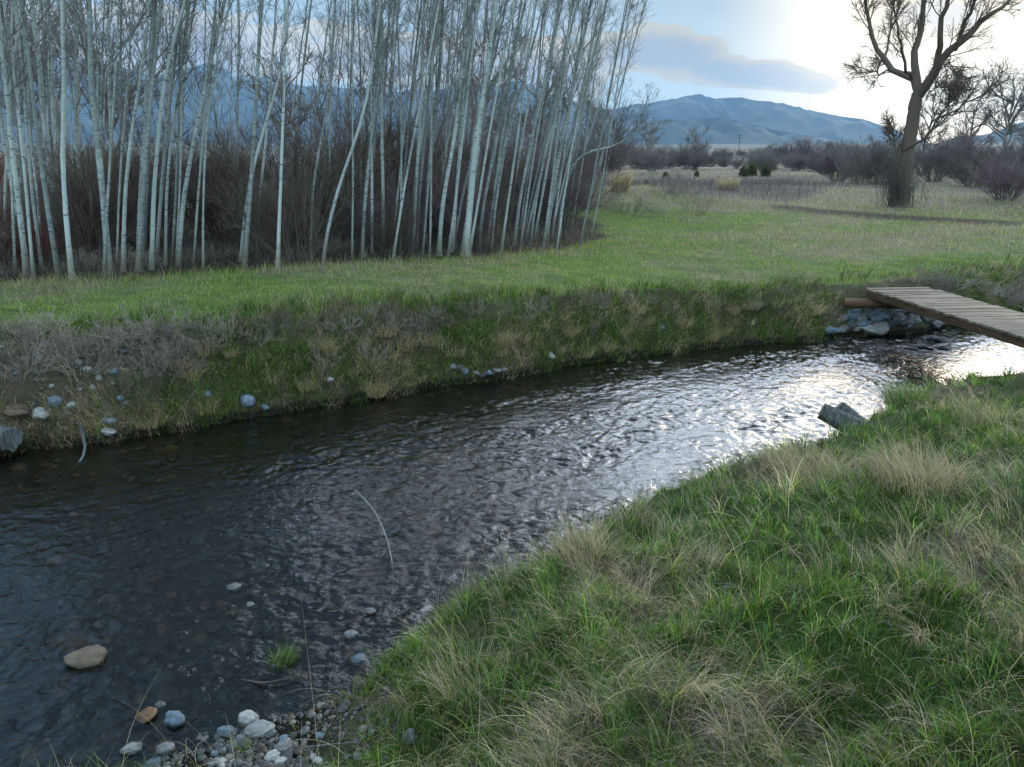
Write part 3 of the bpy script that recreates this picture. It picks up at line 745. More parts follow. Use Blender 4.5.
for i in range(16):
    px = g.uniform(900, 1120); dist = g.uniform(85, 170)
    place_w(px, dist, g.uniform(1.0, 1.6), int(g.integers(0, 3)), 'hazy grey shrub in the thicket far right of the cottonwood', 'hazy thicket far right of the cottonwood')

for i in range(30):
    px = 575 + i * 10.5 + g.normal(0, 5); dist = g.uniform(230, 620)
    place_w(px, dist, g.uniform(1.5, 2.6) * (1 if px < 780 else 1.4), int(g.integers(0, 4)), 'faint grey shrub on the plain beyond the far hedge line, ' + ('left part' if px < 690 else 'middle' if px < 780 else 'right part'), 'faint shrubs on the far plain')
# bare spreading trees far off
def spreading_tree(seed, h, m, spread_=1.0, r0=.16, name='bare_tree'):
    g = np.random.default_rng(seed)
    root = empty(name)
    P = [(0, 0, 0), (g.normal(0, .1), 0, h * .15), (g.normal(0, .3), g.normal(0, .2), h * .38), (g.normal(0, .5), g.normal(0, .3), h * .6), (g.normal(0, .6), 0, h * .9)]
    _, PP, rad = trunk_mesh('trunk', P, r0, .03, m, root, sides=7, k=14)
    n = 16; Q = np.repeat(PP[None], n, 0); t = g.uniform(.2, .9, n); p, T = along(Q, t)
    A = grow(p, spread(T, g.uniform(R(30), R(65), n) * spread_, g), h * g.uniform(.3, .55, n), 7, .5, .12, g)
    B = offshoots(A, 6, R(40), h * .2, 5, .2, 1, .3, .14, g); C = offshoots(B, 5, R(42), h * .11, 4, .2, 1, .2, .15, g); D = offshoots(C, 3, R(42), h * .06, 3, .2, 1, .1, .15, g)
    v, q = join([tubes(A, taper(n, 7, r0 * .45, r0 * .15), 4), tubes(B, taper(len(B), 5, .032, .016), 3), tubes(C, taper(len(C), 4, .017, .010), 3), tubes(D, taper(len(D), 3, .011, .007), 3)])
    new_obj('crown', v, quads=q, mat=m, parent=root); return root
def at_px(px, dist):
    d = ray(px, 170); a = math.atan2(d[0], d[1]); return dist * math.sin(a), dist * math.cos(a)
sp = [spreading_tree(300 + i, 7.5, (M_TWIG, M_WILLOW, M_TWIG)[i]) for i in range(3)]
used = set()
for (px, dist, s, k, lb) in (
    (1000, 95, 1.25, 0, 'bare spreading tree rising above the shrubs at the right edge'),
    (960, 110, 1.2, 1, 'bare tree with arching limbs between the cottonwood and the right edge'),
    (925, 88, .95, 2, 'bare arching tree just right of the cottonwood trunk in the haze'),
    (695, 135, .85, 0, 'small bare tree sticking up out of the far hedge line'),
    (620, 105, 1.0, 1, 'bare tree at the left end of the far hedge line by the grove'),
    (600, 80, .95, 2, 'brown bare tree right behind the edge of the grove'),
    (645, 150, 1.1, 2, 'faint bare tree above the domed shrub of the hedge line'),
    (1030, 120, 1.5, 2, 'tall faint bare tree cut by the right edge'),
    (540, 62, 1.1, 0, 'bare tree behind the dense right stand of the grove'), (470, 55, 1.2, 1, 'bare tree far behind the big white trunk'),
     (290, 70, 1.3, 0, 'bare tree seen far through the open gap'),
    (60, 55, 1.4, 2, 'bare tree far behind the leftmost trunks'), (120, 48, 1.2, 0, 'bare tree behind the brightest left trunk')):
    o = sp[k] if k not in used else copy_tree(sp[k]); used.add(k)
    x, y = at_px(px, dist); o.location = (x, y, zof(x, y)); o.rotation_euler = (0, 0, g.uniform(0, 6.28)); o.scale = (s, s, s)
    tag(o, lb, 'tree', 'bare trees beyond the meadow')

# ------------------------------------------------------------------ the cottonwood
def cottonwood():
    g = np.random.default_rng(77)
    bx, by, bz = hit(902, 207)
    root = empty('cottonwood_tree', (bx, by, bz - .1))
    def P3(px, py, dy=0.):
        d = ray(px, py); s = (by + dy) / d[1]; return (d[0] * s - bx, dy, CZ + d[2] * s - bz + .1)
    ppm = F / by
    limbs = []   # (points, r0px, r1px)
    tv = []
    tr = [(901, 210), (903, 190), (906, 165), (911, 135), (915, 110), (918, 93)]
    _, PP, rad = trunk_mesh('trunk', [P3(*p) for p in tr] , 7.8 / ppm, 5.0 / ppm, M_COTTON, root, sides=22, k=30, flare=1.3)
    L = [
     ([(918, 95, 0), (913, 82, .2), (907, 72, .4), (895, 71, .9), (884, 62, 1.2), (876, 45, 1.3), (870, 20, 1.5), (866, -5, 1.6), (862, -40, 1.6)], 5.5, 1.2),
     ([(918, 96, 0), (915, 78, .2), (916, 62, .3), (917, 45, .5), (922, 25, .7), (926, 0, .9), (932, -40, 1.2), (936, -75, 1.2)], 6.5, 1.2),
     ([(919, 95, 0), (927, 84, -.3), (936, 70, -.6), (942, 55, -.8), (955, 50, -1.), (968, 38, -1.2), (980, 22, -1.3), (1000, 8, -1.5), (1025, -15, -1.5)], 7.5, 1.3),
     ([(936, 70, -.6), (940, 50, -.9), (943, 28, -1.3), (946, 0, -1.4), (955, -40, -1.6), (960, -80, -1.6)], 5, 1.1),
     ([(955, 50, -1.), (962, 30, -1.4), (972, 8, -2.), (985, -30, -2.2), (990, -60, -2.2)], 4, 1.),
     ([(912, 80, .2), (905, 64, -.6), (900, 44, -.9), (896, 18, -1.2), (893, -20, -1.3)], 3.2, .9),
     ([(895, 71, .9), (880, 72, 1.4), (868, 69, 1.8), (854, 70, 2.)], 2.2, .6),
     ([(884, 62, 1.2), (890, 40, 2), (893, 15, 2.5), (898, -25, 2.6)], 2.4, .8),
     ([(905, 150, -.3), (916, 145, -1), (930, 130, -1.6), (940, 115, -2), (960, 108, -2.4), (980, 96, -2.6), (1000, 80, -2.7)], 2.8, .6),
     ([(940, 115, -2), (950, 105, -2.3), (957, 90, -2.5)], 1.4, .5),
     ([(899, 165, 0), (896, 150, .3), (893, 135, .5), (890, 118, .5)], 2.0, .6),
     ([(938, 82, -.6), (950, 90, -1.2), (965, 88, -1.6)], 1.6, .5),
     ([(926, 100, 0), (932, 90, .8), (940, 84, 1.4), (955, 92, 1.6)], 1.5, .5),
     ([(950, 52, -1), (953, 70, -1.8), (965, 78, -2.2)], 1.2, .4),
    ]
    parts = []; K = 12; AP = []; AR = []
    for pts, a, b_ in L:
        q = np.array([P3(*p) for p in pts]); l = np.concatenate([[0], np.cumsum(np.linalg.norm(np.diff(q, axis=0), axis=1))])
        t = np.linspace(0, l[-1], K); q = np.stack([np.interp(t, l, q[:, i]) for i in range(3)], 1)
        q[1:-1] = .25 * q[:-2] + .5 * q[1:-1] + .25 * q[2:]; q[1:] += g.normal(0, .05, (K - 1, 3))
        rr_ = np.linspace(a, b_, K) ** 1. / ppm / 1.0
        AP.append(q); AR.append(rr_ * (.62 if a > 4 else .5))
    AP = np.array(AP); AR = np.array(AR)
    parts.append(tubes(AP, AR, 8))
    LL = np.linalg.norm(AP[:, -1] - AP[:, 0], axis=1); LL = np.clip(LL / 3.5, .12, 1)
    B = offshoots(AP, 14, R(32), 1.5 * np.repeat(LL, 14), 6, .2, 1, .6, .12, g); C = offshoots(B, 6, R(36), .8 * np.repeat(np.repeat(LL, 14), 6), 5, .2, 1, .2, .15, g); D = offshoots(C, 4, R(40), .4, 3, .2, 1, .1, .15, g)
    parts += [tubes(B, taper(len(B), 6, .022, .010), 4), tubes(C, taper(len(C), 5, .011, .006), 3), tubes(D, taper(len(D), 3, .009, .006), 3)]
    v, q = join(parts)
    new_obj('crown', v, quads=q, mat=M_COTTON, parent=root)
    # sucker shoots round the foot
    n = 120; st = np.stack([g.normal(-.15, .28, n), g.normal(0, .25, n), g.uniform(0, .2, n)], 1)
    A = grow(st, np.stack([g.normal(-.08, .16, n), g.normal(0, .16, n), np.ones(n)], 1), g.uniform(.8, 2.3, n), 6, .2, .08, g)
    B = offshoots(A, 6, R(30), .5, 4, .1, 1, .3, .12, g)
    v, q = join([tubes(A, taper(n, 6, .014, .006), 3), tubes(B, taper(len(B), 4, .007, .005), 3)])
    new_obj('sucker_shoots', v, quads=q, mat=M_TWIG, parent=root)
    tag(root, 'large bare cottonwood with forked trunk standing alone in front of the setting sun', 'tree')
cottonwood()

# ------------------------------------------------------------------ small far things
def conifer(px, dist, h, label):
    g = np.random.default_rng(int(px)); x, y = at_px(px, dist)
    root = empty('conifer_tree', (x, y, zof(x, y)))
    trunk_mesh('trunk', [(0, 0, 0), (0, 0, h * .5), (0, 0, h)], h * .03, .02, M_BRUSH, root, sides=6, k=6)
    n = 900; t = g.uniform(.06, 1, n) ** .8; rad = (1 - t) * h * .24 * g.uniform(.3, 1.15, n) + .05; a = g.uniform(0, 6.28, n)
    st = np.stack([np.cos(a) * rad * .2, np.sin(a) * rad * .2, t * h], 1)
    en = np.stack([np.cos(a) * rad, np.sin(a) * rad, t * h - rad * .25], 1)
    P = np.stack([st, (st + en) / 2 + [0, 0, .02 * h], en], 1)
    v, q, c = ribbons(P, np.full(n, h * .045), unit(np.stack([-np.sin(a), np.cos(a), g.normal(0, .4, n)], 1)), np.array([.025, .045, .022]) * g.uniform(.7, 1.3, (n, 1)))
    new_obj('crown', v, quads=q, mat=M_GRASS, parent=root, col=c); tag(root, label, 'tree', 'far conifers')
conifer(789, 260, 5.6, 'small dark conifer standing up out of the far hedge line')
conifer(808, 300, 4.8, 'smaller paler conifer right of the dark far conifer')
def juniper(px, dist, h, label):
    g = np.random.default_rng(int(px * 3)); x, y = at_px(px, dist)
    n = 1400; u = unit(g.normal(0, 1, (n, 3))); u[:, 2] = np.abs(u[:, 2]); rr_ = g.uniform(.45, 1, n)[:, None]
    c0 = u * rr_ * [h * .42, h * .42, h]; d = unit(u + g.normal(0, .4, (n, 3)) + [0, 0, .5])
    P = np.stack([c0 - d * h * .06, c0, c0 + d * h * .08], 1)
    v, q, c = ribbons(P, np.full(n, h * .05), unit(np.cross(d, g.normal(0, 1, (n, 3)))), np.array([.075, .085, .025]) * g.uniform(.6, 1.3, (n, 1)))
    o = new_obj('evergreen_bush', v, quads=q, mat=M_GRASS, col=c); o.location = (x, y, zof(x, y) - .05); tag(o, label, 'bush', 'small green bushes in the far meadow')
juniper(744, 84, 1.2, 'olive green bush, left of the pair in the pale far grass'); juniper(752, 86, 1.4, 'taller olive green bush touching the left one of the pair')
juniper(766, 84, 1.3, 'olive green bush standing apart right of the pair'); juniper(697, 90, .8, 'low olive bush alone on the tan strip before the hedge')
juniper(666, 80, .9, 'dark little bush on the tan strip near the grove side'); juniper(647, 55, .5, 'tiny dark bush on the slope right of the grove')
def pylon(px, dist, h, label):
    x, y = at_px(px, dist); root = empty('utility_pole', (x, y, zof(x, y) - .2))
    v, q = tubes(np.array([[(0, 0, 0), (0, 0, h / 2), (0, 0, h)]], float), np.full((1, 3), .16), 6); new_obj('pole', v, quads=q, mat=M_BEAM, parent=root)
    for z in (h * .94, h * .85):
        v, q = tubes(np.array([[(-1.4, 0, z), (0, .02, z), (1.4, 0, z)]], float), np.full((1, 3), .09), 4); new_obj('crossarm', v, quads=q, mat=M_BEAM, parent=root)
    tag(root, label, 'pole', 'far utility poles')
pylon(737, 420, 13, 'taller faint utility pole rising above the far hedge line')
pylon(771, 520, 9, 'lower faint utility pole right of the taller one')
def tpost():
    x, y, z = hit(564, 240); root = empty('fence_post', (x, y, z - .1))
    v, q = tubes(np.array([[(0, 0, 0), (-.01, 0, .5), (-.03, 0, .80)]], float), np.full((1, 3), .022), 4); new_obj('stake', v, quads=q, mat=M_METAL, parent=root)
    v, q = tubes(np.array([[(-.045, -.02, .74), (-.028, -.022, .75), (-.01, -.02, .76)]], float), np.full((1, 3), .012), 4); new_obj('clip', v, quads=q, mat=M_METAL, parent=root)
    tag(root, 'thin dark metal fence post at the right edge of the grove', 'post')
tpost()

# ------------------------------------------------------------------ footbridge
def box(cx, cy, cz, lx, ly, lz, jit=0.0, g=rng):
    v = np.array([(sx_ * lx / 2, sy_ * ly / 2, sz_ * lz / 2) for sz_ in (-1, 1) for sx_, sy_ in ((-1, -1), (1, -1), (1, 1), (-1, 1))]) + (cx, cy, cz)
    if jit: v = v + g.normal(0, jit, v.shape)
    return v, np.array([(0, 3, 2, 1), (4, 5, 6, 7), (0, 1, 5, 4), (1, 2, 6, 5), (2, 3, 7, 6), (3, 0, 4, 7)])
def bevel(o, wd_=.006):
    md = o.modifiers.new('bevel', 'BEVEL'); md.width = wd_; md.segments = 2; md.limit_method = 'ANGLE'
BZ = .80
A_ = np.array(plane_pt(866, 288, BZ)); B_ = np.array(plane_pt(1024, 336, BZ)); D_ = np.array(plane_pt(908, 282, BZ)); E_ = np.array(plane_pt(1024, 313, BZ))
dir_ = (B_ - A_) / np.linalg.norm(B_ - A_); nrm = np.array([-dir_[1], dir_[0]])
print('BRIDGE', A_, B_, D_, E_, 'width', np.dot(E_ - A_, nrm), 'len', np.linalg.norm(B_ - A_))
BW = float(np.dot(E_ - A_, nrm)); BW = max(.8, min(BW, 1.5))
def bridge():
    Lb = 7.2; ang = math.atan2(dir_[1], dir_[0]); root = empty('footbridge', (A_[0], A_[1], BZ), (0, 0, ang))
    g = np.random.default_rng(4); parts = []; x = .07
    while x < Lb:
        wd_ = .105 + g.normal(0, .005); parts.append(box(x, BW / 2 + g.normal(0, .010), -.02 + g.normal(0, .0045), wd_ - .014, BW + .04, .038, .0035, g)); x += wd_
    v, q = join(parts); o = new_obj('deck', v, quads=q, mat=M_DECK, parent=root); bevel(o, .004)
    for yy in (.05, BW - .05):
        v, q = box(Lb / 2, yy, -.042 - .055, Lb - .02, .075, .11); o = new_obj('beam', v, quads=q, mat=M_BEAM, parent=root); bevel(o)
    tag(root, 'narrow plank footbridge with brown side beams crossing the stream at the right', 'footbridge')
    # sleeper log below the far end
    c = A_ + dir_ * .12 - nrm * .22
    n = 14; P = np.stack([np.linspace(-.12, .95, n), np.zeros(n), np.zeros(n)], 1)
    rad = .08 + g.normal(0, .004, n); v, q = tubes(P[None], rad[None], 14)
    i = np.arange(14); capv = np.array([P[0] - [.004, 0, 0], P[-1] + [.004, 0, 0]]); nv = len(v)
    v = np.concatenate([v, capv]); q = np.concatenate([q, np.stack([np.full(14, nv), (i + 1) % 14, i, i], 1)[:, :4], np.stack([np.full(14, nv + 1), (n - 1) * 14 + i, (n - 1) * 14 + (i + 1) % 14, (n - 1) * 14 + (i + 1) % 14], 1)])
    faces = [tuple(dict.fromkeys(map(int, f))) for f in q]
    lg = new_obj('sleeper_log', v, faces=faces, mat=M_BEAM, smooth=False)
    lg.location = (c[0] - .05, c[1] + .05, BZ - .24); lg.rotation_euler = (0, 0, ang + R(78))
    tag(lg, 'short dark log with a pale cut end under the far end of the footbridge', 'log')
bridge()

# ------------------------------------------------------------------ rocks
def ico(sub):
    import bmesh
    bm = bmesh.new(); bmesh.ops.create_icosphere(bm, subdivisions=sub, radius=1)
    v = np.array([x.co[:] for x in bm.verts]); f = np.array([[y.index for y in x.verts] for x in bm.faces]); bm.free(); return v, f
IV3, IF3 = ico(4); IV2, IF2 = ico(2)
def rock_verts(V0, g, ang=.0, amp=.16):
    v = V0.copy()
    for f, a in ((1.1, amp), (2.3, amp * .45), (5., amp * .12)):
        o = g.uniform(-50, 50, 3)
        n = perlin(v[:, 0] * f + o[0], v[:, 1] * f + o[1] + v[:, 2] * 1.7 * f) + perlin(v[:, 2] * f + o[2], v[:, 0] * f - o[1])
        v = v * (1 + a * n)[:, None]
    for _ in range(int(ang * 12)):
        d = unit(g.normal(0, 1, 3)); c = g.uniform(.62, .88); k = v @ d; m = k > c
        v[m] -= np.outer((k[m] - c) * .85, d)
    return v
g = np.random.default_rng(31)
ROUND = [new_obj('stone', rock_verts(IV3, g, 0, .13), quads=IF3, mat=M_ROCK, smooth=True) for _ in range(5)]
ANG = [new_obj('rock', rock_verts(IV3, g, 1.0, .16), quads=IF3, mat=M_ROCK, smooth=True) for _ in range(5)]
for o in ROUND + ANG: COL.objects.unlink(o)
RC = dict(grey=(.24, .25, .25), blue=(.17, .24, .30), pale=(.42, .43, .41), tan=(.17, .13, .09), orange=(.28, .15, .07), brown=(.12, .09, .065), white=(.55, .55, .52), dark=(.09, .095, .10))
def stone(px, py, wpx, hpx, colr, label, group=None, angular=False, z=None, sink=.25, name=None, rz=None):
    if z is None:
        x, y, zz = hit(px, py + hpx * .3)
        if zz < -.02: x, y = plane_pt(px, py + hpx * .3, -.02); zz = -.02
    else:
        x, y = plane_pt(px, py + hpx * .3, z); zz = z
    D = math.sqrt(x * x + y * y + (CZ - zz) ** 2); rw = wpx * .44 * D / F; rh = hpx * .44 * D / F
    src = (ANG if angular else ROUND)[int(g.integers(0, 5))]
    o = src.copy(); COL.objects.link(o)
    rh2 = max(rh * .95, rw * .45)
    o.name = name or ('rock' if angular else 'stone')
    o.scale = (rw, rw * g.uniform(.7, .95), rh2); o.location = (x, y + rw * .2, zz + rh2 * (1 - 2 * sink))
    o.rotation_euler = (g.normal(0, .12), g.normal(0, .15), (g.normal(0, .35) if rz is None else rz))
    c = np.array(RC[colr]) * g.uniform(.6, .85); o.color = (*c, 1)
    tag(o, label, 'rock' if angular else 'stone', group); return o
# stones in the shallow water and on the gravel at the near edge
for a in (
 (86, 660, 38, 28, 'tan', 'largest stone in the shallows, tan and wet, alone at the lower left'),
 (234, 588, 18, 11, 'pale', 'pale oval stone breaking the water surface, farthest out'),
 (251, 606, 11, 12, 'white', 'small upright white stone below the farthest pale oval stone'),
 (370, 611, 13, 8, 'pale', 'small pale stone in the water nearest the middle of the bank'),
 (351, 635, 17, 13, 'grey', 'grey stone with a pale top left of the grassy bank'),
 (360, 660, 20, 8, 'blue', 'flat blue-grey stone lying at the foot of the grassy bank'),
 (175, 720, 18, 24, 'blue', 'upright smooth light blue stone at the gravel edge'),
 (226, 733, 20, 14, 'blue', 'deep blue tilted stone right of the upright light blue one'),
 (248, 720, 24, 16, 'pale', 'pale blue-grey boulder-shaped stone behind the gravel edge'),
 (258, 731, 30, 13, 'pale', 'long pale stone lying in front of the pale blue-grey one'),
 (145, 717, 22, 12, 'orange', 'orange-brown wet stone left of the upright light blue one'),
 (161, 707, 15, 12, 'grey', 'round dark grey stone above the orange-brown one'),
 (217, 692, 14, 9, 'orange', 'small orange stone under the water near the grass tuft'),
 (240, 697, 14, 9, 'brown', 'brown stone beside the small orange one'),
 (273, 698, 17, 10, 'pale', 'tan and white stone near the twigs below the grass tuft'),
 (291, 706, 11, 9, 'blue', 'small square blue stone next to the tan and white one'),
 (131, 750, 20, 12, 'pale', 'pale oval stone at the bottom edge left of the gravel'),
 (165, 751, 19, 17, 'grey', 'angular mottled grey stone at the bottom edge'),
 (154, 765, 22, 10, 'blue', 'half cropped blue-white stone at the very bottom edge'),
 (284, 747, 19, 13, 'grey', 'round grey stone on the gravel above the lying stick'),
 (272, 757, 16, 11, 'white', 'white stone on the gravel left of the lying stick'),
 (244, 745, 17, 12, 'dark', 'dark blue-grey stone sunk in the gravel centre'),
 (313, 757, 16, 10, 'blue', 'blue stone on the gravel under the lying stick'),
 (410, 738, 14, 22, 'grey', 'long grey stone half hidden in grass at the bottom of the bank'),
 (224, 700, 10, 7, 'brown', 'tiny brown stone just under the surface'),
 (120, 690, 34, 14, 'brown', 'broad dark brown stone under the water left of centre bottom'),
 (28, 715, 40, 14, 'brown', 'broad flat brown stone under the water in the bottom left corner'),
 (152, 573, 12, 7, 'orange', 'small reddish orange stone glimmering under the dark water'),
):
    stone(*a, angular=('largest' in a[5]), z=(-.10 if 'under' in a[5] else -.04 if a[1] < 712 and a[0] < 300 else None), group=None)
for i in range(26):
    px, py = g.uniform(190, 370), g.uniform(735, 767)
    if px > 330 and py < 745: continue
    stone(px, py, g.uniform(6, 13), g.uniform(5, 9), str(g.choice(['grey', 'blue', 'pale', 'dark', 'white'])), f"small gravel-bar stone {'left of the stick' if px < 285 else 'by the stick'}, {'near the water' if py < 752 else 'at the bottom edge'}", 'small stones on the gravel bar')
# stones on the eroded far bank
for a in (
 (40, 415, 18, 13, 'white', 'whitest egg-shaped stone low on the eroded far bank'),
 (55, 401, 15, 13, 'blue', 'blue-grey stone just above the whitest egg-shaped one'),
 (15, 411, 28, 13, 'tan', 'long tan stone at the left edge of the eroded bank'),
 (71, 407, 13, 8, 'pale', 'pale flat stone right of the blue-grey one on the eroded bank'),
 (68, 414, 9, 7, 'grey', 'small grey stone under the pale flat stone'),
 (110, 421, 17, 9, 'blue', 'blue-grey oval stone at the waterline of the eroded bank'),
 (108, 431, 14, 8, 'pale', 'crumbly pale stone right at the water edge of the eroded bank'),
 (87, 370, 9, 7, 'pale', 'pale stone high in the eroded soil, left one'),
 (79, 363, 8, 7, 'grey', 'small grey stone highest in the eroded soil'),
 (99, 378, 7, 8, 'pale', 'small pale stone in the middle of the eroded soil'),
 (93, 388, 6, 8, 'pale', 'tiny upright pale stone below the middle one of the eroded soil'),
 (113, 372, 9, 6, 'blue', 'bluish stone right side of the eroded soil'),
 (120, 400, 9, 8, 'blue', 'bluish stone low at the right side of the eroded soil'),
 (248, 400, 17, 17, 'blue', 'large blue-grey stone in the green part of the far bank'),
 (265, 407, 9, 7, 'blue', 'small bluish stone right beside the large blue-grey one'),
 (207, 394, 10, 8, 'blue', 'bluish stone left of the large blue-grey bank stone'),
 (550, 356, 11, 9, 'pale', 'pale stone halfway up the far bank near the middle'),
 (330, 381, 9, 6, 'pale', 'pale stone at mid bank between the dry tufts'),
 (662, 329, 8, 8, 'blue', 'small bluish stone on the far bank left of the riprap'),
):
    stone(*a, sink=.3)
for i in range(10):
    px = 452 + i * 5.6 + g.normal(0, 1.5); py = np.interp(px, [450, 510], [369, 377]) + g.normal(0, 1.2)
    stone(px, py, g.uniform(8, 13), g.uniform(6, 9), str(g.choice(['blue', 'grey', 'dark'])), 'blue-grey rock in the short row at the waterline of the far bank', 'row of rocks at the far waterline', True)
# riprap under the bridge end
rip = [(833, 333, 17, 8, 'blue', 'flat blue-grey rock at the left foot of the riprap'), (856, 328, 12, 10, 'white', 'whitish round rock low in the riprap'),
 (875, 330, 30, 13, 'pale', 'long pale tan rock at the front foot of the riprap'), (856, 318, 14, 10, 'blue', 'blue-grey rock above the whitish round one'),
 (868, 313, 14, 10, 'grey', 'grey rock at the upper left of the riprap'), (880, 318, 16, 11, 'blue', 'bluish rock in the upper middle of the riprap'),
 (903, 325, 15, 12, 'dark', 'dark grey rock at the middle foot of the riprap'), (926, 318, 15, 18, 'dark', 'large dark tilted rock near the right of the riprap'),
 (952, 322, 15, 11, 'white', 'pale round rock at the right end under the footbridge')]
for a in rip: stone(*a, angular=(a[4] != 'white'), sink=.15)
for i in range(72):
    u = g.random(); px = 834 + 120 * u + g.normal(0, 3); yb = np.interp(px, [838, 960], [334, 324]); py = yb - g.uniform(0, 1) * np.interp(px, [838, 870, 920, 955], [14, 26, 26, 14])
    stone(px, py, g.uniform(9, 17), g.uniform(7, 12), str(g.choice(['blue', 'grey', 'dark', 'grey', 'blue'])), f"{'upper' if py < yb - 12 else 'lower'} rock in the {'left' if px < 875 else 'middle' if px < 912 else 'right'} part of the riprap under the footbridge", 'riprap rocks under the footbridge', True, sink=.15)
for i in range(7):
    px = g.uniform(895, 960); py = g.uniform(333, 350)
    stone(px, py, g.uniform(8, 18), g.uniform(4, 6), 'dark', 'low dark wet rock breaking the riffle below the footbridge', 'wet rocks in the riffle', True, z=-.01, sink=.35)

# pebbles of the bed and gravel of the bar, as one mass each
def pebbles(name, x, y, size, flat, cols, dz, seed, under=False):
    g = np.random.default_rng(seed); n = len(x); z = H(x, y)
    base = np.stack([rock_verts(IV2, g, .0, .14) for _ in range(12)]); pick = g.integers(0, 12, n)
    sc = np.stack([size, size * g.uniform(.6, 1, n), size * flat], 1)
    v = base[pick] * sc[:, None]
    a = g.uniform(0, 6.28, n); c, s = np.cos(a)[:, None], np.sin(a)[:, None]
    v = np.stack([v[..., 0] * c - v[..., 1] * s, v[..., 0] * s + v[..., 1] * c, v[..., 2]], -1)
    zc = z + dz * size
    if under: zc = np.where(g.random(n) < 2, np.minimum(zc, -.012 - size * flat * 1.1), zc)
    v += np.stack([x, y, zc], 1)[:, None]
    f = (IF2[None] + (np.arange(n) * len(IV2))[:, None, None]).reshape(-1, 3)
    o = new_obj(name, v.reshape(-1, 3), quads=f, mat=M_PEB, col=np.repeat(cols, len(IV2), 0), smooth=True)
    return o
g = np.random.default_rng(8)
pal = np.array([(.045, .038, .026), (.07, .058, .04), (.14, .07, .03), (.045, .055, .055), (.10, .09, .07), (.03, .028, .024), (.20, .11, .05)])
n = 9000; a = g.uniform(R(-60), R(60), n); r = np.exp(g.uniform(math.log(2.2), math.log(13), n)); x = r * np.sin(a); y = r * np.cos(a)
z, dn, df, _ = H(x, y, True); k = (dn < .03) & (df < .03); x, y = x[k], y[k]; n = len(x)
o = pebbles('streambed_pebbles', x, y, np.exp(g.normal(math.log(.036), .5, n)).clip(.012, .10), g.uniform(.45, .75, n), pal[g.choice(7, n, p=[.22, .22, .17, .09, .10, .10, .10])] * g.uniform(.7, 1.2, (n, 1)), .25, 12, True)
tag(o, 'brown and grey pebbles covering the bed of the stream', 'pebbles', None, 'stuff')
n = 9000; x = BX + g.normal(.0, .62, n); y = BY + g.normal(-.05, .5, n); z, dn, df, bar = H(x, y, True); k = (dn > -.35) & (dn < 1.1) & (g.random(n) < (.06 + .8 * bar) * (.6 + 1.6 * fbm(x * 3, y * 3, 2))); x, y = x[k], y[k]; n = len(x)
pal2 = np.array([(.20, .21, .22), (.14, .17, .2), (.30, .29, .27), (.12, .10, .08), (.08, .08, .08)])
o = pebbles('gravel', x, y, np.exp(g.normal(math.log(.011), .45, n)).clip(.004, .035), g.uniform(.5, .8, n), pal2[g.integers(0, 5, n)] * g.uniform(.2, .7, (n, 1)) * (1, .93, .84), .3, 14)
tag(o, 'fine grey gravel on the low bar at the near edge of the stream', 'gravel', None, 'stuff')
n = 1500; x = g.uniform(-7.5, -3.2, n); y = g.uniform(6, 10, n); z, dn, df, bar = H(x, y, True); k = (df > .03) & (df < .8) & (x < -3.6 + g.normal(0, .4, n)); x, y = x[k], y[k]; n = len(x)
o = pebbles('bank_gravel', x, y, np.exp(g.normal(math.log(.018), .4, n)).clip(.006, .05), g.uniform(.5, .8, n), pal2[g.integers(0, 5, n)] * g.uniform(.4, 1.1, (n, 1)), .3, 15)
tag(o, 'loose little stones in the bare soil of the eroded far bank', 'gravel', None, 'stuff')

# ------------------------------------------------------------------ driftwood
def log(name, p0, p1, r0, r1, label, m=M_DRIFT, seed=0, bend=.05, sides=22, cat='driftwood', group=None, lump=.3):
    g = np.random.default_rng(seed); n = 16; p0 = np.array(p0, float); p1 = np.array(p1, float)
    t = np.linspace(0, 1, n)[:, None]; P = (p1 - p0) * t; L = np.linalg.norm(p1 - p0)
    P += np.sin(t * math.pi) * g.normal(0, bend, 3) * L
    rad = np.linspace(r0, r1, n); v, q = tubes(P[None], rad[None], sides)
    v = v.reshape(n, sides, 3); th = np.arange(sides) / sides * 6.283
    lum = 1 + lump * perlin(np.cos(th)[None] * 1.5 + t * L * 3 + seed, np.sin(th)[None] * 1.5 + seed) + lump * .5 * perlin(np.cos(th)[None] * 5 + seed, np.sin(th)[None] * 5 + t * L)
    v = P[:, None] + (v - P[:, None]) * lum[..., None]
    v = v.reshape(-1, 3); nv = len(v); i = np.arange(sides)
    faces = [tuple(f) for f in q.tolist()] + [tuple([nv, int((j + 1) % sides), int(j)]) for j in i] + [tuple([nv + 1, int((n - 1) * sides + j), int((n - 1) * sides + (j + 1) % sides)]) for j in i]
    ax = unit(p1 - p0)
    v = np.concatenate([v, [P[0] + ax * .015, P[-1] - ax * .015]])
    o = new_obj(name, v, faces=faces, mat=m, smooth=False); o.location = p0
    for p in o.data.polygons:
        if len(p.vertices) == 4: p.use_smooth = True
    tag(o, label, cat, group); return o
x, y = plane_pt(845, 432, .15)
log('driftwood_log', (x - .22, y + .14, .34), (x + .25, y - .02, .04), .085, .10, 'larger weathered blue-grey stump end jutting from the near bank into the water', seed=3)
log('driftwood_log', (x - .02, y + .20, .36), (x + .3, y + .16, .12), .075, .08, 'smaller grey log chunk behind the larger stump end at the near bank', seed=5)
log('driftwood_log', (x + .10, y + .02, .27), (x + .5, y - .10, .22), .05, .06, 'thin grey log lying in grass beside the stump ends', seed=6)
p = hit(525 + 385, 405); log('driftwood_log', (p[0] - .15, p[1], p[2] + .06), (p[0] + .16, p[1] + .05, p[2] + .03), .05, .05, 'short grey log piece in the tall grass right of the stump ends', seed=9)
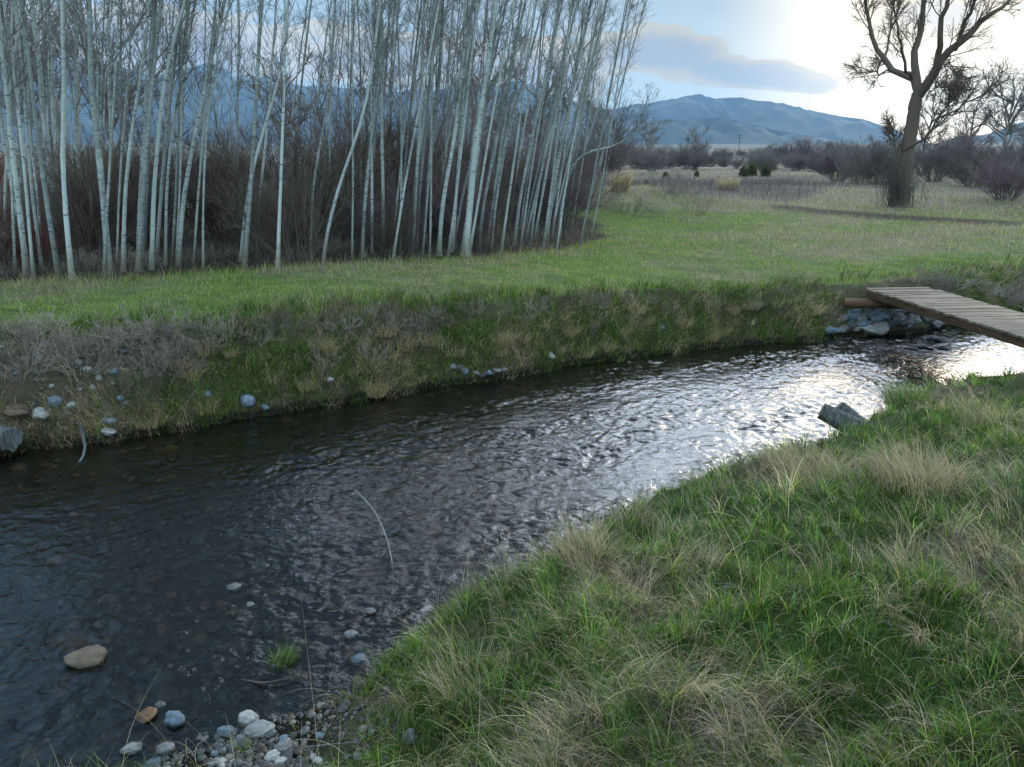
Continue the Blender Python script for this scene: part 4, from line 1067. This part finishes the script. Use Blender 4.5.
p = hit(2, 452); log('driftwood_log', (p[0] + .16, p[1] - .05, p[2] + .13), (p[0] - .7, p[1] + .1, p[2] + .02), .12, .15, 'pale hollow driftwood log end at the left edge by the water', seed=12)
def twig(pts, r, label, m=M_DRIFT, name='stick', cat='stick', side=0, seed=1):
    """pts: world points"""
    g = np.random.default_rng(seed); P = np.array(pts, float); o0 = P[0].copy(); P = P - o0
    l = np.concatenate([[0], np.cumsum(np.linalg.norm(np.diff(P, axis=0), axis=1))]); t = np.linspace(0, l[-1], 14)
    Q = np.stack([np.interp(t, l, P[:, i]) for i in range(3)], 1); Q[1:-1] = .25 * Q[:-2] + .5 * Q[1:-1] + .25 * Q[2:]
    Q += g.normal(0, .12 * r, Q.shape)
    parts = [tubes(Q[None], np.linspace(r, r * .4, 14)[None], 7)]
    if side:
        B = offshoots(Q[None], side, R(45), l[-1] * .22, 4, .15, 1, .1, .15, g); parts.append(tubes(B, taper(len(B), 4, r * .4, r * .2), 4))
    v, q = join(parts); o = new_obj(name, v, quads=q, mat=m, smooth=True); o.location = o0; tag(o, label, cat); return o
def wp(px, py, z): a = plane_pt(px, py, z); return (a[0], a[1], z)
a = hit(80, 437); twig([(a[0], a[1] + .05, a[2] + .1), wp(84, 440, .12), wp(86, 450, .05), wp(80, 461, .0), wp(72, 470, -.05)], .022, 'pale curved root dipping from the far bank into the water', name='root', cat='root')
twig([wp(302, 748, .12), wp(325, 745, .15), wp(355, 742, .18)], .008, 'straight pale stick lying across the gravel at the bottom')
twig([wp(355, 490, .45), wp(375, 510, .25), wp(388, 540, .08), wp(392, 560, .0), wp(394, 585, -.05)], .007, 'thin dead branch sticking out of the dark water in midstream', side=10, m=M_TWIGP, name='branch', cat='branch')
twig([wp(240, 680, -.01), wp(265, 683, .02), wp(300, 676, .03)], .007, 'thin dark stick floating below the grass tuft', m=M_BRUSH)

# ------------------------------------------------------------------ grass
GREENS = np.array([(.10, .20, .022), (.145, .23, .028), (.065, .15, .024), (.19, .245, .036), (.050, .115, .030)])
STRAWS = np.array([(.44, .36, .19), (.33, .27, .155), (.25, .21, .15), (.54, .45, .26), (.19, .165, .13)])
def grass_mass(name, x, y, g, hgt, wid, gr, lean_az, lean_sd, lay, segs, label, straw_len=2.0, zoff=0., kind='stuff', tall_green=1.0, phi_=None, cm=None, isg=None):
    n = len(x); z = H(x, y) - .01 + zoff
    if isg is None: isg = g.random(n) < gr
    h = hgt * np.exp(g.normal(0, .3, n)) * np.where(isg, tall_green, straw_len)
    phi = lean_az + g.normal(0, 1, n) * lean_sd
    phi = np.where(isg & (g.random(n) < .5), g.uniform(0, 6.28, n), phi)
    if phi_ is not None: phi = phi_
    ly = np.where(isg, g.uniform(.15, 1.1, n), lay + g.normal(0, .35, n)).clip(.05, 2.2)
    t = np.linspace(0, 1, segs + 1)
    th = ly[:, None] * (t[None] ** .8) * 1.05 + g.uniform(0, .35, n)[:, None]
    dl = h / segs
    dx = np.cumsum(np.sin(th[:, :-1]), 1) * dl[:, None]; dz = np.cumsum(np.cos(th[:, :-1]), 1) * dl[:, None]
    dx = np.concatenate([np.zeros((n, 1)), dx], 1); dz = np.concatenate([np.zeros((n, 1)), dz], 1)
    bend = g.normal(0, .25, n)[:, None] * t[None] ** 2 * h[:, None]
    P = np.stack([x[:, None] + dx * np.cos(phi)[:, None] - bend * np.sin(phi)[:, None], y[:, None] + dx * np.sin(phi)[:, None] + bend * np.cos(phi)[:, None], z[:, None] + np.maximum(dz, -.05 + 0 * dz)], 2)
    sa = g.uniform(0, 6.28, n); side = np.stack([np.cos(sa), np.sin(sa), g.normal(0, .15, n)], 1)
    c = np.where(isg[:, None], GREENS[g.integers(0, 5, n)], STRAWS[g.integers(0, 5, n)]) * g.uniform(.75, 1.25, (n, 1)) * (1 if cm is None else cm[:, None])
    v, q, vc = ribbons(P, wid * np.where(isg, 1.0, .62), side, c)
    o = new_obj(name, v, quads=q, mat=M_GRASS, col=vc); tag(o, label, 'grass', None, kind)
    return o
def sample(n, r0, r1, a0, a1, g, pw=1.0):
    a = g.uniform(R(a0), R(a1), n); u = g.random(n); r = np.exp(math.log(r0) + (math.log(r1) - math.log(r0)) * u ** pw)
    return r * np.sin(a), r * np.cos(a)
g = np.random.default_rng(55)
# tufts: blades leave a shared root and fan out
def tufts(n, per, r0, r1, a0, a1, g, spread_=.022):
    cx, cy_ = sample(n, r0, r1, a0, a1, g, 1.0)
    cr = np.hypot(cx, cy_)
    m = np.maximum(3, (per * np.exp(g.normal(0, .5, n))).astype(int)); idx = np.repeat(np.arange(n), m)
    rad = (spread_ * (.6 + .12 * cr) * np.exp(g.normal(0, .35, n)))[idx]
    a = g.uniform(0, 6.28, len(idx)); q = np.abs(g.normal(0, 1, len(idx)))
    x = cx[idx] + np.cos(a) * rad * q; y = cy_[idx] + np.sin(a) * rad * q
    return x, y, a, idx, cx, cy_
# near bank
cx_ = None
x, y, a, idx, cx, cy_ = tufts(26000, 17, 1.3, 16, -45, 62, g)
_, cdn, cdf, cbar = H(cx, cy_, True)
cg = greenness(cx, cy_, cdn, cdf); cg = sm(cg, -.02, .52)
keep_c = (cdn > .03) & (g.random(len(cx)) < (.80 + .9 * fbm(cx * 3, cy_ * 3, 2)) * (1 - .97 * sm(cbar, .25, .6)))
green_c = g.random(len(cx)) < .20 + .72 * cg
sz_c = np.exp(g.normal(0, .28, len(cx))) * (1 + .7 * fbm(cx * 1.6, cy_ * 1.6, 2))
cm_c = np.exp(g.normal(0, .34, len(cx)))
flow = math.pi * .95 + 3.6 * fbm(cx * .45 + 4, cy_ * .45, 3)
k = keep_c[idx]; x, y, a, idx = x[k], y[k], a[k], idx[k]; r = np.hypot(x, y); n = len(x)
isg = green_c[idx] ^ (g.random(n) < .16)
phi = np.where(isg, np.where(g.random(n) < .75, a, flow[idx]), flow[idx] + g.normal(0, .55, n) + .35 * np.sin(a - flow[idx]))
grass_mass('near_bank_grass', x, y, g, np.clip(.088 * sz_c[idx], .03, .2), (.0026 + .00062 * r), None, 0, 0, 1.5, 4, 'green grass tufts mixed with flattened dry straw on the near bank', 1.45, phi_=phi, cm=cm_c[idx], isg=isg)
# short fill between the tufts
x, y = sample(130000, 1.3, 14, -45, 62, g, 1.0); z, dn, df, bar = H(x, y, True)
k = (dn > .03) & (g.random(len(x)) < 1 - .9 * sm(bar, .3, .7)); x, y, dn, df = x[k], y[k], dn[k], df[k]; r = np.hypot(x, y)
grass_mass('short_grass', x, y, g, np.full(len(x), .045), .0017 + .0005 * r, sm(greenness(x, y, dn, df), .1, .75) * .9, g.uniform(0, 6.28, len(x)), 1, 1.2, 3, 'short grass and thatch between the tufts of the near bank', 1.6)
# long laid straw in mats over the near bank
x, y, a, idx, cx, cy_ = tufts(3000, 14, 1.3, 13, -45, 60, g, .05)
_, cdn, cdf, cbar = H(cx, cy_, True)
kc = (cdn > .06) & (g.random(len(cx)) < (.30 + 1.5 * fbm(cx * 1.1 + 3, cy_ * 1.1, 3) + .6 * patch(cx, cy_, _s, .4)) * (1 - cbar))
fl = math.pi + 5.5 * fbm(cx * .6 + 4, cy_ * .6, 2) + g.normal(0, .35, len(cx)); cmc = np.exp(g.normal(.05, .25, len(cx)))
k = kc[idx]; x, y, a, idx = x[k], y[k], a[k], idx[k]; r = np.hypot(x, y); n = len(x)
grass_mass('flattened_straw', x, y, g, np.full(n, .145), .0022 + .00032 * r, np.zeros(n), 0, 0, 1.45, 6, 'long pale dead straw lying in mats over the near bank', 1.5, zoff=.035, phi_=fl[idx] + g.normal(0, .28, n), cm=cmc[idx])
# single long stalks
x, y = sample(900, 1.6, 11, -42, 58, g, 1.0); z, dn, df, bar = H(x, y, True); k = dn > .08; x, y = x[k], y[k]; r = np.hypot(x, y)
grass_mass('fallen_stalks', x, y, g, np.full(len(x), .34), .0022 + .0003 * r, np.zeros(len(x)), g.uniform(0, 6.28, len(x)), .1, 1.4, 7, 'single long dry stalks fallen across the near bank', 1.1, zoff=.05, cm=np.full(len(x), 1.25))
u_ = g.uniform(0, 1, 110); sx0, sy0 = plane_pt(410, 650); sx1, sy1 = plane_pt(560, 560)
x = sx0 + (sx1 - sx0) * u_ + g.normal(.12, .10, 110); y = sy0 + (sy1 - sy0) * u_ + g.normal(-.08, .10, 110)
grass_mass('dead_flower_stems', x, y, g, np.full(110, .30), np.full(110, .0034), np.zeros(110), g.uniform(0, 6.28, 110), .1, .35, 6, 'thin upright dead stems along the lip of the near bank', 1.2)
# far bank
x, y, a, idx, cx, cy_ = tufts(60000, 10, 6.2, 20, -62, 62, g, .03)
_, cdn, cdf, cbar = H(cx, cy_, True)
bare = sm(-cx, 3.3, 3.9) * sm(-cx, 5.9, 5.1) * sm(cdf, .18, .35) * sm(cdf, .85, .6)
rip_ = np.exp(-(((cx - plane_pt(900, 325, .2)[0]) / 1.15) ** 2 + ((cy_ - plane_pt(900, 318, .2)[1]) / .8) ** 2) ** 2)
kc = (cdf > -.03) & (cdf < 1.1) & (g.random(len(cx)) < (.85 + .8 * fbm(cx * 2, cy_ * 2, 2)) * (1 - .97 * bare) * (1 - .97 * rip_))
cg = sm(greenness(cx, cy_, cdn, cdf) - .25 * sm(cdf, .12, 0.) + .1, .15, .75); green_c = g.random(len(cx)) < .08 + .86 * cg
sz_c = np.exp(g.normal(0, .45, len(cx))) * (1 + .8 * fbm(cx * 1.2, cy_ * 1.2, 2)); cm_c = .82 * np.exp(g.normal(0, .38, len(cx)))
k = kc[idx]; x, y, a, idx = x[k], y[k], a[k], idx[k]; r = np.hypot(x, y); n = len(x)
isg = green_c[idx] ^ (g.random(n) < .10); fl = -1.2 + .9 * perlin(cx * .8, cy_ * .8)
phi = np.where(g.random(n) < np.where(isg, .55, .25), a, fl[idx] + g.normal(0, .4, n))
grass_mass('far_bank_grass', x, y, g, np.clip(.11 * sz_c[idx], .04, .26), .0018 + .00050 * r, None, 0, 0, 1.35, 4, 'green and straw coloured grass hanging over the far bank', 1.6, phi_=phi, cm=cm_c[idx], isg=isg)
# skirt hanging over the far waterline
n0 = 26000; x = g.uniform(-11, 10, n0); y = np.interp(x, FL[:, 0], FL[:, 1]) + g.uniform(-.15, .55, n0); _, dn, df, bar = H(x, y, True)
rip_ = np.exp(-(((x - plane_pt(900, 325, .2)[0]) / 1.15) ** 2 + ((y - plane_pt(900, 318, .2)[1]) / .8) ** 2) ** 2)
k = (df > .0) & (df < .42) & (g.random(n0) < 1 - rip_) & (g.random(n0) < .75 + fbm(x * 3, y * 3, 2)) & ~((x < -3.5) & (x > -5.3) & (df > .12)); x, y, dn, df = x[k], y[k], dn[k], df[k]
idx = np.repeat(np.arange(len(x)), 5); gs = g.random(len(x)) < .25 + .55 * sm(greenness(x, y, dn, df), .2, .8); cmk = np.exp(g.normal(0, .3, len(x)))
xx = x[idx] + g.normal(0, .03, len(idx)); yy = y[idx] + g.normal(0, .03, len(idx))
grass_mass('bank_edge_grass', xx, yy, g, np.full(len(idx), .095), .0018 + .0005 * np.hypot(xx, yy), None, 0, 0, 1.7, 5, 'drooping grass fringe along the far waterline', 1.5, phi_=-1.25 + g.normal(0, .5, len(idx)), cm=cmk[idx] * np.where(gs[idx], 1, 1.35), isg=gs[idx])
# meadow
GSAVE = GREENS.copy(); GREENS[:] = np.array([(.22, .31, .04), (.28, .34, .045), (.16, .26, .035), (.32, .36, .06), (.13, .21, .04)])
x, y = sample(420000, 7.5, 48, -60, 60, g, .9); z, dn, df, bar = H(x, y, True); gv = grove(x, y)
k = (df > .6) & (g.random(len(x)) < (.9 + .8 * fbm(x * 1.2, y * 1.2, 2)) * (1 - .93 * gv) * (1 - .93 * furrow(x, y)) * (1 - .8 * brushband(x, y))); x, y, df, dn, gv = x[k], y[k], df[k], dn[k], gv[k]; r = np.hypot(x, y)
fr_ = np.exp(-((y - np.interp(x, TL[:, 0], TL[:, 1])) / .8) ** 2)
grass_mass('meadow_grass', x, y, g, .045 + .03 * sm(r, 12, 30) + .03 * fbm(x * .8, y * .8, 2) + .09 * fr_ * g.random(len(x)) + .05 * np.exp(-((df - .8) / .35) ** 2), .0015 + .00050 * r, np.clip(greenness(x, y, dn, df) * .92, .1, .9), g.uniform(0, 6.28, len(x)), .8, .8, 3, 'short green meadow grass with dry patches between stream and trees', 1.5)
GREENS[:] = GSAVE
# dry litter and stems under the grove
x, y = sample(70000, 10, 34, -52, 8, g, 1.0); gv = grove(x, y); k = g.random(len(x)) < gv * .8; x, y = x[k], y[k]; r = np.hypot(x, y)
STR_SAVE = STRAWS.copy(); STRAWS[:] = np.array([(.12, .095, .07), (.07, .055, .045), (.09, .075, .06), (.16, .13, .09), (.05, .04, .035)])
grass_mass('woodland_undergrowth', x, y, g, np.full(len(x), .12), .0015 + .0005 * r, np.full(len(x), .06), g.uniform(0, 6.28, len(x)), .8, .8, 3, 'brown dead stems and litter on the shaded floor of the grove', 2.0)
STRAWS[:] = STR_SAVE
# far rough pasture
x, y = sample(90000, 30, 130, -6, 48, g, .8); z, dn, df, bar = H(x, y, True)
nn = fbm(x * .06, y * .035, 4); r = np.hypot(x, y); band = brushband(x, y)
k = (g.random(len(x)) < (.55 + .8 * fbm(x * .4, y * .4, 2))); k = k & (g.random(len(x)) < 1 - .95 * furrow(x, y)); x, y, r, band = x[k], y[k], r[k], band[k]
c0 = STRAWS.copy()
kb = g.random(len(x)) < band * .85
STRAWS[:] = np.array([(.11, .09, .09), (.08, .065, .065), (.14, .11, .10), (.10, .085, .09), (.07, .06, .055)])
grass_mass('low_brush', x[kb], y[kb], g, np.full(kb.sum(), .34), .0015 + .00045 * r[kb], np.full(kb.sum(), .0), g.uniform(0, 6.28, kb.sum()), .8, .5, 3, 'low purple-brown brush covering the flat beyond the meadow', 1.5)
STRAWS[:] = c0 * .8
kb = ~kb
grass_mass('pasture_grass', x[kb], y[kb], g, np.full(kb.sum(), .13), .0015 + .00045 * r[kb], np.full(kb.sum(), .22), g.uniform(0, 6.28, kb.sum()), .8, .6, 3, 'rough pale pasture grass beyond the green meadow', 1.5)
STRAWS[:] = STR_SAVE

# ------------------------------------------------------------------ tussocks and weeds as things
def tussock(px, py, h, n, rad, gfrac, label, name='grass_tussock', lean=None, lay=1.1, cat='grass clump', group=None, z=None, wid=.0026):
    g = np.random.default_rng(int(px * 7 + py))
    if z is None: x0, y0, z0 = hit(px, py)
    else: x0, y0 = plane_pt(px, py, z); z0 = z
    root_r = g.uniform(0, 1, n) ** .5 * rad; a = g.uniform(0, 6.28, n)
    bx, by = np.cos(a) * root_r, np.sin(a) * root_r
    isg = g.random(n) < gfrac; hh = h * g.uniform(.5, 1.15, n)
    phi = np.where(g.random(n) < .45, a, (lean if lean is not None else 0) + g.normal(0, .6, n)); segs = 6
    t = np.linspace(0, 1, segs + 1); th = (g.uniform(.3, 1.3, n) * lay)[:, None] * t[None] ** .9 * 1.2 + g.uniform(0, .3, n)[:, None]; dl = hh / segs
    dx = np.concatenate([np.zeros((n, 1)), np.cumsum(np.sin(th[:, :-1]), 1) * dl[:, None]], 1); dz = np.concatenate([np.zeros((n, 1)), np.cumsum(np.cos(th[:, :-1]), 1) * dl[:, None]], 1)
    P = np.stack([bx[:, None] + dx * np.cos(phi)[:, None], by[:, None] + dx * np.sin(phi)[:, None], np.maximum(dz, -.06)], 2)
    D = math.sqrt(x0 * x0 + y0 * y0 + 4); sa = g.uniform(0, 6.28, n)
    c = np.where(isg[:, None], GREENS[g.integers(0, 5, n)], STRAWS[g.choice(5, n, p=[.3, .2, .1, .35, .05])]) * g.uniform(.8, 1.25, (n, 1))
    v, q, vc = ribbons(P, np.full(n, wid * .5 + .00035 * D), np.stack([np.cos(sa), np.sin(sa), 0 * sa], 1), c)
    o = new_obj(name, v, quads=q, mat=M_GRASS, col=vc); o.location = (x0, y0, z0 - .02); tag(o, label, cat, group); return o
tussock(282, 664, .14, 260, .07, .92, 'bright green grass tuft growing out of the shallow water', z=-.03, lay=.8)
tussock(585, 560, .34, 420, .17, .12, 'arching straw tussock overhanging the water at the middle of the near bank', lean=2.6)
tussock(812, 480, .34, 700, .30, .06, 'large pale straw tussock near the stream left of the second one', lean=2.9, lay=1.3)
tussock(920, 482, .34, 700, .30, .08, 'large pale straw tussock right of the first one, below the stump ends', lean=2.7, lay=1.3)
tussock(470, 690, .28, 380, .20, .35, 'long-bladed half green tussock low on the near bank', lean=2.5)
tussock(905, 405, .34, 700, .22, .75, 'dark green tussock with round top beside the driftwood stump ends', lean=2.6)
tussock(985, 430, .36, 700, .25, .35, 'yellow-green tussock near the right edge above the pale ones', lean=2.6)
tussock(620, 192, .95, 600, .35, .0, 'tall straw-coloured grass plume alone on the slope right of the grove', lay=.35, wid=.01)
tussock(727, 190, .7, 500, .5, .0, 'pale straw clump beside the olive bushes in the far meadow', lay=.5, wid=.01)
tussock(377, 398, .30, 350, .12, .05, 'drooping straw tuft at the far waterline left of centre', lean=-1.4, lay=1.5)
tussock(500, 345, .30, 300, .12, .1, 'drooping straw tuft halfway up the far bank near the rock row', lean=-1.4, lay=1.5)
tussock(205, 412, .26, 300, .12, .3, 'mixed green and straw tuft by the far waterline at the left', lean=-1.4, lay=1.5)
tussock(150, 425, .24, 300, .16, .1, 'pale matted straw tuft right above the curved root', lean=-1.3, lay=1.7)

g = np.random.default_rng(91)
weeds = []
BL = [(35, 'above the long tan stone'), (75, 'above the whitest stone'), (125, 'above the bare soil'), (175, 'right of the bare soil'), (225, 'left of the large blue-grey stone'), (290, 'above the large blue-grey stone'),
      (360, 'by the pale mid-bank stone'), (440, 'right of the drooping straw tuft'), (510, 'above the row of rocks'), (590, 'above the halfway pale stone'), (700, 'by the small bluish stone'), (999, 'close to the riprap')]
def bland(px): return next(t for lim, t in BL if px < lim)
for i in range(5):
    v, q = shrub_mesh('dry_weed', h=.42, rad=.7, n0=26, per1=5, per2=3, r0=.0042, m=None, g=g, tall=.62, up=-.1)
    o = new_obj('dry_weed', v, quads=q, mat=M_WEED); weeds.append(o)
used = set()
def weed(px, py, s, label, group):
    k = int(g.integers(0, 5)); o = weeds[k] if k not in used else copy_tree(weeds[k]); used.add(k)
    x, y, z = hit(px, py); o.location = (x, y, z - .03); o.rotation_euler = (g.normal(0, .15), g.normal(0, .15), g.uniform(0, 6.28)); o.scale = (s, s, s * g.uniform(.8, 1.1))
    tag(o, label, 'weed', group)
for i in range(22):
    px = g.uniform(0, 170); py = np.interp(px, [0, 170], [352, 345]) + g.uniform(-18, 30)
    weed(px, py, g.uniform(.5, .95), 'tangled grey weed on the eroded bank, ' + bland(px), 'dead weeds on the eroded bank')
for i in range(36):
    px = g.uniform(170, 460); py = np.interp(px, [170, 460], [345, 325]) + g.uniform(-16, 30)
    weed(px, py, g.uniform(.3, .7), 'purple-grey weed on the far bank, ' + bland(px), 'dead weeds on the middle of the far bank')
for i in range(22):
    px = g.uniform(460, 840); py = np.interp(px, [460, 840], [318, 300]) + g.uniform(-10, 26)
    weed(px, py, g.uniform(.3, .6), 'low brown weed on the far bank, ' + bland(px), 'dead weeds toward the riprap')
for i in range(12):
    px = g.uniform(930, 1040); py = np.interp(px, [930, 1040], [290, 303]) + g.uniform(-5, 5)
    weed(px, py, g.uniform(.7, 1.2), 'brown dead weed on the bank beyond the footbridge', 'dead weeds beyond the footbridge')
for i in range(40):
    px = g.uniform(-10, 565); py = np.interp(px, [0, 300, 565], [274, 259, 238]) + g.uniform(-8, 2)
    weed(px, py, g.uniform(.4, .9), 'brown weed at the grove foot, ' + land(px), 'dead weeds along the foot of the grove')

gt = np.random.default_rng(17); spots = []
while len(spots) < 34:
    px = gt.uniform(150, 830); up_ = gt.uniform(.08, .8)
    wl = np.interp(px, [p[0] for p in far_px], [p[1] for p in far_px]); lip_ = np.interp(px, [150, 560, 830], [345, 305, 292])
    py = wl + (lip_ - wl) * up_ - 3
    if any(abs(px - q) < 9 for q in spots): continue
    spots.append(px)
    tussock(px, py, gt.uniform(.17, .30), int(gt.uniform(120, 240)), gt.uniform(.07, .15), gt.uniform(0, .15), 'drooping straw tuft on the far bank, ' + bland(px), lean=-1.35, lay=1.5, group='straw tufts drooping on the far bank')
for i in range(16):
    px = g.uniform(585, 700); py = g.uniform(178, 214)
    weed(px, py, g.uniform(1.0, 2.4), 'brown brushy clump on the rough slope right of the grove', 'brushy clumps on the rough slope')
# look-alikes in one place are told apart by their order from the left
bpy.context.view_layer.update()
from bpy_extras.object_utils import world_to_camera_view
same = {}
for o in COL.objects:
    if o.parent is None and o.get('category'): same.setdefault(o['label'], []).append(o)
ORD = ['first', 'second', 'third', 'fourth', 'fifth', 'sixth', 'seventh', 'eighth', 'ninth', 'tenth', 'eleventh', 'twelfth', 'thirteenth', 'fourteenth', 'fifteenth', 'sixteenth', 'seventeenth', 'eighteenth', 'nineteenth', 'twentieth']
for lb, os_ in same.items():
    if 1 < len(os_) <= 20 and 'beyond the left edge' not in lb:
        os_.sort(key=lambda o: world_to_camera_view(S, cam, o.matrix_world.translation).x)
        for i, o in enumerate(os_): o['label'] = lb + f', {ORD[i]} from left'
